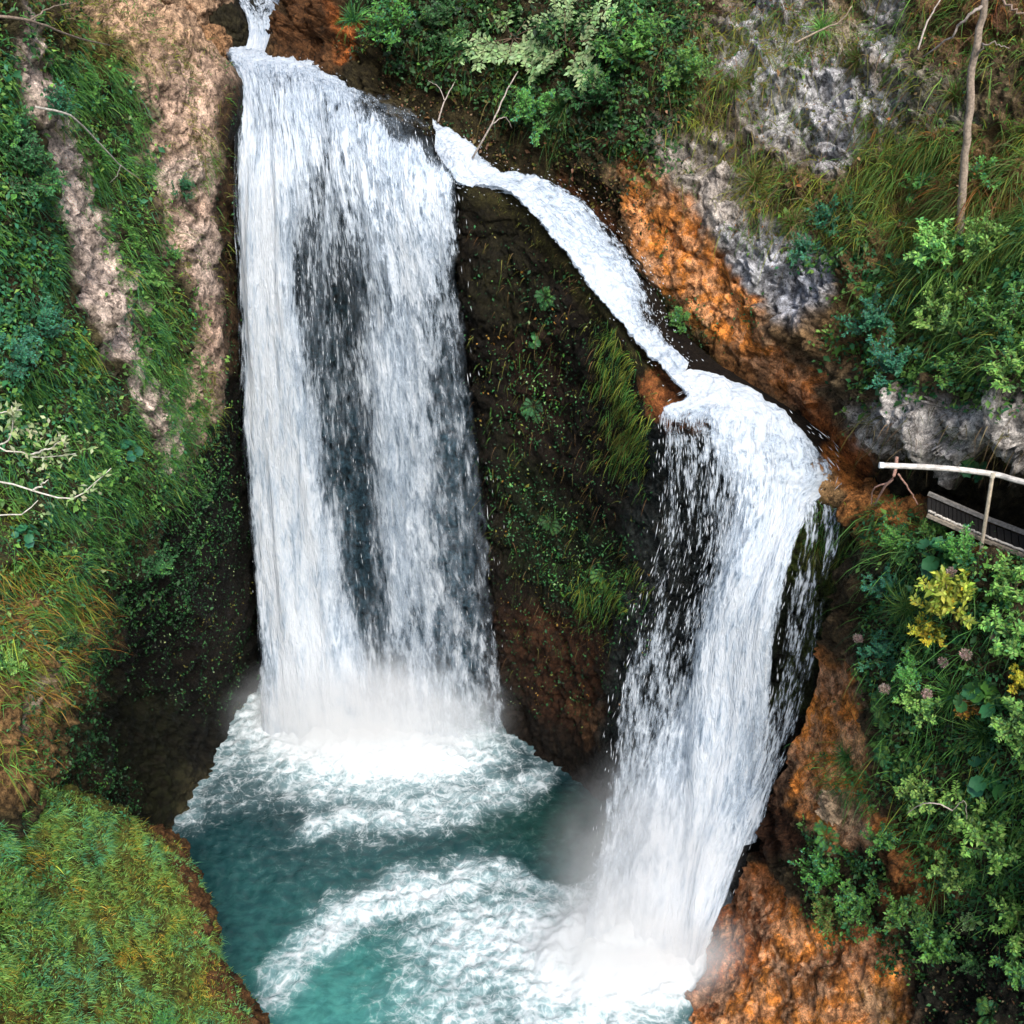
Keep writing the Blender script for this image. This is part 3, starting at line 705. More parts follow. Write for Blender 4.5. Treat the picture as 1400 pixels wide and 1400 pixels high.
o, W, N = cascade('side_trickle', V3, 60, 60, D3, [(.05, .02), (.16, -.06)], bulge=.05, parent=wf2, frayed=.12, seed=80); local(o)

# sloping cascade between the two falls
R0 = [[(594,206,23.15),(596,186,23.5),(590,162,24.0)],[(616,240,22.6),(628,222,22.85),(638,200,23.4)],[(630,262,22.25),(650,252,22.5),(674,238,22.95)],[(696,272,21.85),(730,270,22.0),(770,264,22.25)],
      [(754,334,20.95),(794,332,21.2),(838,330,21.55)],[(814,408,20.15),(852,404,20.35),(890,402,20.65)],[(872,478,19.2),(884,470,19.4),(898,460,19.65)],[(924,530,18.4),(930,520,18.55),(942,506,18.75)]]
DR = dens_table([(160,[(580,1.1),(640,1.1)]), (230,[(600,1.3),(680,1.3)]), (262,[(640,1.2),(700,1.2),(780,.9)]), (330,[(750,1.3),(800,1.0),(840,.6)]), (390,[(815,1.6),(850,1.1),(875,.5),(892,.35)]), (440,[(850,1.6),(868,.9),(880,.4),(892,.3)]), (480,[(870,1.7),(910,1.0)]), (530,[(900,1.6),(950,1.6)])])
casc = empty('cascade', at(860, 400, 20.3), 'foaming white chute of water sliding down the sloping ridge between the two falls', 'cascade')
o, W, N = cascade('water_chute', R0, 60, 50, DR, [(.02, .1), (.06, 0), (.10, -.2)], bulge=.04, parent=casc, frayed=.09, widen=.12, cmax=.40, calm=(90, 91), froth=.085, seed=120); local(o)
local(drops('spray_drops', W, N, DR, 900, casc, size=(.007, .025), spread=.3, side=.6))

# little fall at the very top, feeding the lip
U0 = [[(318,-60,31),(352,-58,31),(394,-56,31)],[(322,0,29.6),(354,0,29.6),(390,0,29.6)],[(336,28,28.3),(358,29,28.3),(385,30,28.3)],[(340,56,27.5),(360,58,27.5),(383,60,27.5)],[(336,78,27.0),(360,80,27.0),(388,82,26.9)]]
DU = dens_table([(-60,[(300,1.0),(400,1.0)]), (10,[(320,.9),(355,.55),(390,.9)]), (30,[(335,1.2),(355,.7),(390,1.2)]), (60,[(330,1.3),(390,1.3)]), (90,[(330,1.6),(390,1.6)])])
up = empty('waterfall', at(360, 72, 27.2), 'short narrow fall between dark boulders at the very top of the gorge', 'waterfall')
o, W, N = cascade('water_curtain', U0, 40, 40, DU, [(.05, .0), (.15, -.1)], bulge=.06, parent=up, seed=160); local(o)

# the pool
gx = np.concatenate([np.linspace(-40, -9, 12)[:-1], np.arange(-9, 7.0, .045), np.linspace(7, 40, 12)])
gy = np.concatenate([np.linspace(-40, 9, 20)[:-1], np.arange(9, 23.6, .045), np.linspace(23.6, 27, 4)])
X, Yg = np.meshgrid(gx, gy); PP = np.stack([X.ravel(), Yg.ravel(), np.zeros(X.size)], 1)
ppx, ppy = to_px(PP)
wq = np.stack([PP[:, 0], PP[:, 1], np.zeros(len(PP))], 1)
wxx = 26 * fbm(wq * .9, 4, 5); wyy = 18 * fbm(wq * .9, 4, 25)
def blob(cx, cy, rx, ry, rot=0., p=1.):
    c, s_ = math.cos(math.radians(rot)), math.sin(math.radians(rot))
    dx, dy = ppx + wxx - cx, ppy + wyy - cy
    u, v = (dx * c + dy * s_) / rx, (-dx * s_ + dy * c) / ry
    return np.exp(-(u * u + v * v) ** p)
def arm(pts, r):
    d = np.full(ppx.shape, 1e9); qx, qy = ppx + wxx, ppy + wyy
    for (x0, y0), (x1, y1) in zip(pts[:-1], pts[1:]):
        ex, ey = x1 - x0, y1 - y0; t = np.clip(((qx - x0) * ex + (qy - y0) * ey) / (ex * ex + ey * ey), 0, 1)
        d = np.minimum(d, np.hypot(qx - x0 - t * ex, qy - y0 - t * ey))
    return np.exp(-(d / r) ** 2)
foam = 1.9 * blob(495, 1008, 175, 66, 8, 1.4)
foam = np.maximum(foam, .80 * blob(500, 1052, 215, 66, 6, 1.5))
foam = np.maximum(foam, .62 * arm([(250, 1110), (250, 1060), (310, 1030), (380, 1010)], 30))
foam = np.maximum(foam, .36 * blob(325, 1080, 85, 50, 0, 1.5))
foam = np.maximum(foam, .75 * arm([(430, 1130), (520, 1120), (600, 1110), (700, 1085), (735, 1060)], 26))
foam = np.maximum(foam, .45 * arm([(690, 1000), (740, 1030), (800, 1050)], 22))
foam = np.maximum(foam, .35 * blob(470, 1140, 90, 30, 10))
foam = np.maximum(foam, 2.0 * blob(880, 1300, 175, 85, -12, 1.4))
foam = np.maximum(foam, .92 * blob(720, 1290, 185, 75, 0, 1.7))
foam = np.maximum(foam, .95 * arm([(640, 1215), (560, 1220), (490, 1250), (430, 1290)], 30))
foam = np.maximum(foam, .70 * arm([(480, 1245), (420, 1300), (385, 1345), (370, 1370)], 24))
foam = np.maximum(foam, .62 * blob(640, 1370, 130, 90, 0, 1.6))
foam = np.maximum(foam, .85 * blob(800, 1400, 140, 60, 0, 1.6))
foam = np.maximum(foam, .75 * arm([(620, 1195), (700, 1200), (780, 1225), (830, 1200), (860, 1170)], 26))
foam -= .75 * blob(770, 1190, 46, 18, 8)
foam = np.maximum(foam, .13 * blob(560, 1160, 330, 120, 0, 1.5)) + .03
deep = np.array([.008, .028, .034]); teal = np.array([.016, .066, .068]); turq = np.array([.045, .190, .175]); green = np.array([.010, .042, .034])
tw = np.tile(deep, (len(PP), 1))
def lay(w, c):
    global tw
    w = np.clip(w, 0, 1)[:, None]; tw = tw * (1 - w) + c * w
lay(sstep(1080, 1260, ppy + wyy), teal)
lay(.9 * blob(760, 1130, 130, 50, 0, 1.5), green)
lay(1.0 * blob(470, 1380, 150, 110, 0, 1.3), turq)
lay(.8 * blob(330, 1260, 70, 70), teal)
lay(.5 * blob(620, 1240, 260, 90), teal)
hgt = .035 * fbm(wq * 1.6, 4, 8) + .02 * ridged(wq * 3.4, 3, 2)
fz = np.clip(foam, 0, 1.3)
hgt = hgt + fz * (.16 * fbm(wq * 1.5, 4, 18, .6) + .05 * ridged(wq * 3.1, 3, 28) + .03 * fbm(wq * 9, 2, 38))
hgt = hgt + .6 * blob(505, 985, 160, 36, 4, 1.3) * (.6 + .7 * fbm(wq * 1.3, 3, 48)) + .8 * blob(885, 1285, 115, 46, -12, 1.3) * (.6 + .7 * fbm(wq * 1.3, 3, 58))
PP[:, 2] = hgt
po = mk('pool_water', PP, [grid_faces(len(gx), len(gy))], M_POOL, attrs={'foam': foam, 'tint': tw}); po['kind'] = 'structure'

# mist hanging where the falls strike the pool: air full of fine drops, thinning outwards
def mist(px, py, Y, rad, k, label, lean=0.):
    th = np.linspace(0.01, math.pi - .01, 24); ph = np.linspace(0, 2 * math.pi, 49)
    T, Pp = np.meshgrid(th, ph, indexing='ij')
    V = np.stack([np.sin(T) * np.cos(Pp), np.sin(T) * np.sin(Pp), np.cos(T)], -1).reshape(-1, 3)
    s = NT('mist_air'); tc = s.n('TexCoord').outputs['Object']
    ln = s.n('VectorMath', {'operation': 'LENGTH'}, i0=tc).outputs['Value']
    sc = s.n('VolumeScatter', Color=(.96, .985, 1, 1), Density=s.math('MULTIPLY', s.math('MULTIPLY', s.ramp(ln, 1.0, .05), s.ramp(s.noise(tc, 2.2, 2, .6), .32, .66, .25, 1.6)), k), Anisotropy=0.)
    s.t.links.new(sc.outputs[0], s.out.inputs['Volume'])
    o = mk('mist', V, [grid_faces(49, 24)[:, ::-1]], s.m); o.location = tuple(at(px, py, Y)); o.scale = rad; o.rotation_euler = (0, lean, 0)
    return tag(o, label, 'mist', kind='stuff')
mist(505, 985, 21.0, (4.0, 1.5, 2.5), 1.25, 'white mist boiling where the tall main fall strikes the pool')
mist(870, 1185, 14.9, (2.2, 1.1, 3.6), .55, 'pale veil of spray around the lower half of the second fall', lean=.14)
mist(860, 1300, 14.2, (2.7, 1.3, 1.5), 1.25, 'white mist low over the water at the foot of the second fall')
# ------------------------------------------------------------------ vegetation
DG = (.034, .120, .036); BG = (.038, .160, .070); MG = (.090, .225, .042); LG = (.185, .350, .074); YG = (.28, .31, .042)
OL = (.125, .125, .024); YE = (.38, .26, .020); AU = (.30, .145, .030); DRY = (.26, .19, .085); PALE = (.26, .36, .16); VDG = (.010, .036, .014)

def pick(pal, n, q=None, jitter=.22, seed=0):
    """Colours from a palette of (colour, share), in clumps where positions q are given."""
    w = np.cumsum([p[1] for p in pal]); w = w / w[-1]
    r = rng.random(n)
    if q is not None: r = np.clip(.5 + .75 * fbm(q, 3, 200 + seed) + (r - .5) * .55, 0, .999)
    c = np.array([p[0] for p in pal])[np.minimum(np.searchsorted(w, r), len(pal) - 1)]
    return c * np.exp(rng.normal(0, jitter, (n, 1))) * np.exp(rng.normal(0, .07, (n, 3)))

def leaves(P, D, Nn, L, Wd, fold=.18, droop=.12):
    """Folded pointed leaves."""
    n = len(P); D = nrmz(D); S = nrmz(np.cross(D, Nn) + 1e-6); U = np.cross(S, D)
    L = np.broadcast_to(np.asarray(L, float), n)[:, None]; Wd = np.broadcast_to(np.asarray(Wd, float), n)[:, None]
    mid = P + D * L * .45
    V = np.stack([P, mid + S * Wd * .5 + U * fold * Wd, P + D * L - U * droop * L, mid - S * Wd * .5 + U * fold * Wd], 1).reshape(-1, 3)
    b = (np.arange(n) * 4)[:, None]
    return V, [np.concatenate([b + np.array([0, 2, 1]), b + np.array([0, 3, 2])])]

def blades(P, D, L, Wd, droop, lv=3):
    n = len(P); D = nrmz(D); g = np.array([0, 0, -1.0])
    S = nrmz(np.cross(D, rng.normal(size=(n, 3))))
    L = np.broadcast_to(np.asarray(L, float), n)[:, None]; Wd = np.broadcast_to(np.asarray(Wd, float), n)[:, None]; droop = np.broadcast_to(np.asarray(droop, float), n)[:, None]
    rows = []
    for k in range(lv):
        t = k / lv; c = P + D * L * t + g * droop * L * t * t; w = Wd * (1 - .6 * t) * .5
        rows += [c - S * w, c + S * w]
    rows.append(P + D * L + g * droop * L)
    V = np.stack(rows, 1).reshape(-1, 3); m = 2 * lv + 1
    b = (np.arange(n) * m)[:, None]
    Q = np.concatenate([b + np.array([2 * k, 2 * k + 1, 2 * k + 3, 2 * k + 2]) for k in range(lv - 1)])
    T = b + np.array([2 * lv - 2, 2 * lv - 1, 2 * lv])
    return V, [Q, T]

def scatter(sheet, polys, warp=22, seed=0, bare=()):
    """Random points on a rock sheet; polys = (outline, plants per m2, softness)."""
    s = SHEETS[sheet]; P, N, nu, nv = s['P'], s['N'], s['nu'], s['nv']
    P3 = P.reshape(nv, nu, 3)
    gu = np.gradient(P3, axis=1); gv = np.gradient(P3, axis=0)
    area = np.linalg.norm(np.cross(gu, gv), axis=2).ravel()
    px, py = to_px(P)
    qx = px + warp * 1.6 * fbm(P / .7, 3, 300 + seed, .6); qy = py + warp * 1.6 * fbm(P / .7, 3, 330 + seed, .6)
    d = np.zeros(len(P))
    for poly, dn, soft in polys: d = np.maximum(d, dn * poly_w(qx, qy, poly, soft))
    for poly, soft in BARE.get(sheet, ()): d = d * (1 - .93 * poly_w(px + .4 * (qx - px), py + .4 * (qy - py), poly, soft))
    d = d * np.clip(.75 + 1.3 * fbm(P / .45, 3, 360 + seed), .05, 2.2)
    w = area * d * ((px > -160) & (px < 1560) & (py > -140) & (py < 1540))
    n = int(w.sum()); i = rng.choice(len(P), n, p=w / w.sum())
    q = P[i] + gu.reshape(-1, 3)[i] * (rng.random((n, 1)) - .5) + gv.reshape(-1, 3)[i] * (rng.random((n, 1)) - .5)
    return q, N[i]

UP = np.array([0, 0, 1.0])
BARE = {'left_cliff_terrain': [([(8,20),(42,50),(112,235),(124,300),(175,400),(182,500),(222,560),(236,620),(205,610),(180,540),(130,490),(92,400),(84,300),(26,130)], 9)],
 'upper_cliff_terrain': [([(1120,150),(1180,165),(1170,230),(1125,235)], 8), ([(1110,85),(1175,95),(1165,150),(1105,140)], 8), ([(1065,365),(1140,370),(1130,435),(1065,435)], 8), ([(1185,-20),(1250,-20),(1235,35),(1190,30)], 8), ([(945,220),(1000,230),(1015,300),(960,310)], 8)]}
def add_grass(sheet, sets, label):
    parts = []
    for k, (polys, L, Wd, droop, lean, pal) in enumerate(sets):
        P, N = scatter(sheet, polys, seed=k * 7); n = len(P)
        clump = np.stack([fbm(P / .35, 2, 410), fbm(P / .35, 2, 420), fbm(P / .35, 2, 430)], 1)
        D = N * .75 + UP * lean + clump * 1.1 + rng.normal(size=(n, 3)) * .42
        parts.append((*blades(P - N * .02, D, L * np.exp(rng.normal(0, .3, n)), Wd * np.exp(rng.normal(0, .2, n)), droop * np.exp(rng.normal(0, .25, n))), np.repeat(pick(pal, n, P / .8, seed=k), 7, 0)))
    V, F, C = merge(parts)
    return tag(mk('grass', V, F, M_GRASS, smooth=True, attrs={'tint': C}), label, 'grass', kind='stuff')

def add_cover(sheet, sets, label):
    parts = []
    for k, (polys, L, rise, pal) in enumerate(sets):
        P, N = scatter(sheet, polys, seed=50 + k * 7); n = len(P)
        h = np.clip(fbm(P / .5, 3, 440 + k) + .25, 0, 1) * rise * (rng.random(n) ** .6)
        P = P + N * h[:, None] + UP * (h * .25)[:, None]
        Ln = L * np.exp(rng.normal(0, .32, n))
        Nl = nrmz(N * .6 + UP * .55 + rng.normal(size=(n, 3)) * .45)
        D = np.cross(Nl, rng.normal(size=(n, 3))) + np.array([0, 0, -.25])
        parts.append((*leaves(P, D, Nl, Ln, Ln * .62), np.repeat(pick(pal, n, P / .7, seed=k + 9), 4, 0)))
    V, F, C = merge(parts)
    return tag(mk('ground_cover', V, F, M_LEAF, smooth=True, attrs={'tint': C}), label, 'ground cover', kind='stuff')

G_FRESH = [(DG, 2), (BG, 2), (MG, 3), (LG, 1)]; G_WARM = [(OL, 2), (MG, 2), (YG, 1.3), (AU, .7)]; G_DRY = [(SOIL, 1), (DRY, 1), (OL, 2), (MG, 2)]
I_DARK = [(VDG, 2), (DG, 3), (BG, 1), (MG, .8)]; I_MID = [(DG, 2), (BG, 1.5), (MG, 2.5), (LG, .8)]
L1 = [(-160,60),(18,50),(80,250),(95,410),(160,480),(196,590),(120,700),(115,800),(60,900),(-160,930)]
L2 = [(60,70),(190,85),(208,220),(205,330),(245,420),(268,560),(255,670),(205,620),(180,470),(125,300),(80,170)]
L3 = [(110,590),(200,600),(225,680),(170,740),(110,820),(90,760)]
add_grass('left_cliff_terrain', [
 ([(L1, 430, 14)], .22, .011, .75, .40, [(DG, 1.2), (BG, 2.6), (MG, 3), (LG, 1.2), (YG, .3)]),
 ([(L2, 560, 12), (L3, 300, 20), ([(200,560),(270,560),(262,680),(225,690)], 350, 14)], .24, .011, .80, .35, [(DG, 1.5), (MG, 3.4), (BG, 1.2), (LG, 1.2), (YG, .4)]),
 ([([(-160,780),(100,760),(140,840),(70,950),(-160,980)], 420, 20), ([(-160,960),(60,960),(40,1080),(-160,1100)], 160, 20)], .30, .012, .6, .45, [(MG, 2), (YG, 1.4), (AU, 1.6), (DG, 1)]),
 ([([(-160,-140),(160,-90),(230,40),(300,90),(310,160),(200,100),(100,60),(-160,80)], 210, 18), ([(245,90),(275,110),(300,240),(262,280),(245,180)], 300, 10), ([(200,100),(300,110),(310,420),(230,300)], 60, 18), ([(205,270),(240,300),(262,420),(300,560),(280,640),(250,520),(215,370)], 230, 14)], .22, .012, .6, .4, [(MG, 2), (OL, 2), (YG, 1), (DRY, .6)]),
], 'long drooping green grass and tufts covering the tall rock wall left of the falls')
add_cover('left_cliff_terrain', [
 ([([(-160,300),(60,310),(120,480),(150,520),(100,590),(-160,640)], 420, 20), ([(-160,60),(20,80),(70,300),(-160,330)], 300, 20)], .075, .28, [(VDG, .6), (BG, 3), (MG, 1.5), ((.045,.19,.10), 2)]),
 ([([(100,640),(210,640),(300,590),(310,700),(250,850),(165,850),(145,930),(60,1060),(30,1000),(110,850)], 520, 22), ([(90,960),(150,1010),(200,1110),(120,1110),(60,1070)], 420, 16)], .055, .14, [(VDG, 3), (DG, 3), (MG, .9), ((.10,.16,.09), .25)]),
 ([([(300,90),(330,110),(345,600),(300,620)], 90, 12), ([(190,650),(330,600),(345,980),(200,960),(150,900)], 150, 20)], .045, .08, [(OL, 1), (DG, 2.5), (VDG, 2), (PALE, .3)]),
 ([(L2, 260, 12), (L3, 260, 16), ([(205,270),(240,300),(262,420),(300,560),(280,640),(250,520),(215,370)], 160, 14), ([(-160,560),(120,600),(120,800),(-160,860)], 300, 20), (L1, 230, 14)], .065, .2, [(MG, 3), (LG, 1.6), (BG, 2), (PALE, .25)]),
 ([([(-160,-140),(110,-60),(100,60),(60,150),(-160,140)], 260, 24)], .065, .3, [(VDG, 2), (DG, 3), (OL, 1), (MG, 1)]),
], 'small dark leaves of ivy and creepers clinging to the rock wall left of the falls')
B1 = [(-160,1040),(95,1090),(190,1130),(240,1165),(262,1240),(318,1340),(350,1420),(420,1800),(-160,1800)]
add_grass('mossy_bank_terrain', [
 ([(B1, 2600, 10)], .115, .010, .45, .55, [((.10,.33,.15), 2.4), ((.23,.41,.10), 2.8), (MG, 1.0), (YG, 1.4), ((.50,.32,.05), 1.0)]),
 ([([(-160,1060),(40,1090),(60,1200),(-160,1200)], 350, 20)], .24, .012, .6, .5, [(DG, 2), (BG, 2), (MG, 2)]),
], 'short mossy green and ochre grass over the rounded bank at the lower left')
add_cover('mossy_bank_terrain', [
 ([([(-160,1150),(80,1170),(100,1310),(70,1380),(-160,1380)], 900, 16), ([(60,1060),(170,1110),(190,1150),(120,1170),(40,1110)], 500, 12), ([(170,1370),(270,1370),(280,1480),(150,1480)], 420, 16), ([(90,1290),(140,1290),(140,1340),(90,1340)], 350, 12)], .045, .07, [(DG, 1), (MG, 3), ((.05,.2,.09), 2), (LG, 1.5)]),
 ([([(225,1150),(420,1700),(370,1700),(240,1240)], 90, 6)], .04, .03, [(OL, 2), (MG, 1), (AU, 1)]),
], 'patches of small round green leaves among the grass of the lower left bank')
add_grass('central_rock_terrain', [
 ([([(812,440),(850,470),(890,540),(872,650),(835,640),(815,540)], 500, 12), ([(775,770),(880,780),(860,840),(790,835)], 420, 14)], .19, .011, .95, .1, [(OL, 2), (MG, 2), (YG, 1.6), (DG, 1)]),
 ([([(640,250),(700,266),(765,335),(830,415),(905,520),(880,530),(800,420),(740,345),(680,285),(640,275)], 260, 6)], .10, .010, .5, .3, [(OL, 3), (SOIL, 1), (MG, .7)]),
 ([([(1100,680),(1185,700),(1170,780),(1130,790),(1095,740)], 420, 10)], .22, .011, .95, .2, [(MG, 2), (OL, 2), (YG, 1)]),
 ([([(1170,670),(1230,680),(1215,740),(1170,730)], 260, 12)], .2, .011, .8, .4, [(OL, 2), (MG, 2), (YG, 1.2), (AU, 1)]),
 ([([(645,300),(800,420),(860,560),(880,760),(850,900),(700,900),(670,700),(650,450)], 26, 25)], .2, .010, .9, .1, [(SOIL, 2), (OL, 2), (MG, 1)]),
], 'moss and thin grass hanging down the dark rock between the two falls')
add_cover('central_rock_terrain', [
 ([([(668,640),(740,660),(800,730),(870,760),(870,840),(790,850),(730,790),(680,720)], 260, 18), ([(690,480),(760,480),(790,540),(760,620),(700,600)], 140, 20), ([(700,360),(760,360),(760,480),(710,460)], 100, 18)], .055, .10, [(VDG, 2), (DG, 3), (MG, 1.2), (PALE, .2)]),
 ([([(640,280),(800,400),(880,540),(880,900),(820,1000),(700,960),(665,700)], 80, 25)], .05, .05, [(VDG, 2), (DG, 2), (OL, 1), (PALE, .45), (AU, .6)]),
], 'sparse small leaves and ferns on the dark rock between the two falls')
U1 = [(470,-140),(930,-140),(960,60),(930,150),(910,230),(840,210),(760,195),(690,150),(600,120),(500,60)]
add_cover('upper_cliff_terrain', [
 ([(U1, 520, 25)], .085, .45, [(VDG, 3), (DG, 3), (MG, 1.2), (OL, .8)]),
 ([([(470,60),(620,130),(760,200),(880,220),(900,330),(860,300),(700,230),(560,170)], 260, 22)], .06, .12, [(VDG, 2), (SOIL, 1.5), (OL, 1), (DRY, .6), (DG, 1)]),
 ([([(1160,330),(1440,300),(1560,330),(1560,560),(1160,545),(1140,450)], 420, 24), ([(1080,280),(1180,280),(1170,400),(1080,360)], 260, 18)], .085, .34, I_MID),
 ([([(900,-140),(1560,-140),(1560,330),(1160,340),(1000,330),(930,200)], 70, 30)], .06, .15, [(OL, 2), (MG, 2), (DRY, 1.2), (AU, 1), (DG, 1)]),
 ([([(880,380),(960,430),(1000,480),(940,480),(890,440)], 200, 12), ([(1005,410),(1040,420),(1040,450),(1005,450)], 260, 10)], .05, .08, I_DARK),
], 'mixed dark green leafy growth over the upper rock wall right of the main fall')
add_grass('upper_cliff_terrain', [
 ([([(910,60),(1010,20),(1100,0),(1200,60),(1160,110),(1060,110),(1000,160),(940,180)], 360, 20), ([(900,60),(1280,40),(1280,240),(1160,330),(1000,330),(900,220)], 90, 20), ([(1000,190),(1120,230),(1160,330),(1070,330),(1000,270)], 520, 16)], .42, .012, .85, .2, [(OL, 2), (YG, 2), (DRY, .9), (MG, 2.6), (AU, .5)]),
 ([([(1180,160),(1320,180),(1560,160),(1560,330),(1180,330),(1150,230)], 620, 20), ([(1100,-140),(1560,-140),(1560,100),(1280,110),(1200,60)], 260, 25)], .45, .013, .85, .2, [(SOIL, .7), (AU, .8), (OL, 2), (MG, 3), (YG, 1.6), (LG, .6)]),
 ([([(1300,290),(1560,290),(1560,520),(1340,500),(1180,400)], 330, 20)], .48, .014, .8, .25, [(MG, 3), (LG, 1), (DG, 1.4), (YG, 1)]),
 ([([(880,0),(960,10),(950,110),(900,120)], 260, 18), ([(560,40),(660,70),(760,130),(840,190),(760,190),(620,120)], 150, 18)], .4, .012, .9, .15, [(DG, 2), (OL, 1.5), (MG, 1.5), (SOIL, .8)]),
 ([([(880,400),(950,440),(950,480),(895,460)], 280, 10)], .16, .010, .9, .1, [(OL, 2), (DG, 2)]),
 ([([(1165,560),(1400,560),(1400,620),(1180,610)], 60, 18)], .3, .011, .9, .1, [(DRY, 2), (OL, 2), (MG, 1)]),
], 'coarse olive and straw coloured grass hanging over the upper right rock wall')
S1 = [(1205,705),(1290,735),(1420,790),(1560,830),(1560,1290),(1330,1260),(1250,1190),(1215,1040),(1185,900),(1185,800)]
add_cover('right_slope_terrain', [
 ([(S1, 520, 18)], .065, .36, [(VDG, 1), (DG, 3), (BG, 2), (MG, 3), (LG, .5)]),
 ([([(1095,1130),(1160,1165),(1205,1170),(1190,1280),(1130,1290),(1085,1200)], 480, 14), ([(1120,1040),(1150,1020),(1200,1080),(1190,1100),(1150,1080)], 200, 10)], .065, .22, I_MID),
 ([([(1190,1270),(1280,1240),(1320,1300),(1260,1340),(1210,1310)], 420, 16)], .065, .26, [(VDG, 1), (DG, 3), (MG, 2)]),
 ([([(1240,1290),(1560,1250),(1560,1540),(1270,1540)], 190, 22)], .05, .14, [(VDG, 2), (SOIL, .6), (DRY, .4), (DG, 2), (MG, .8)]),
], 'thick green leafy undergrowth covering the steep slope below the walkway')
add_grass('right_slope_terrain', [
 ([(S1, 110, 20), ([(1175,690),(1260,700),(1290,760),(1200,760)], 330, 14)], .40, .012, .8, .3, [(MG, 3), (DG, 2), (LG, 1), (YG, .8)]),
 ([([(1115,1030),(1150,1015),(1200,1080),(1195,1110),(1150,1085)], 420, 10)], .30, .012, .8, .3, [(MG, 3), (DG, 2), (LG, .8)]),
], 'arching green grass blades on the steep slope below the walkway')
# ------------------------------------------------------------------ separate plants
def on_rock(px, py, sheets=None):
    best = None
    for k, s in SHEETS.items():
        if sheets and k not in sheets: continue
        if 'vx' not in s: s['vx'], s['vy'] = to_px(s['P']); s['dep'] = np.linalg.norm(s['P'] - CAM, axis=1)
        d = np.hypot(s['vx'] - px, s['vy'] - py); m = d < 9
        if not m.any(): continue
        i = np.where(m)[0][np.argmin(s['dep'][m])]
        if best is None or s['dep'][i] < best[0]: best = (s['dep'][i], s['P'][i], s['N'][i])
    return best

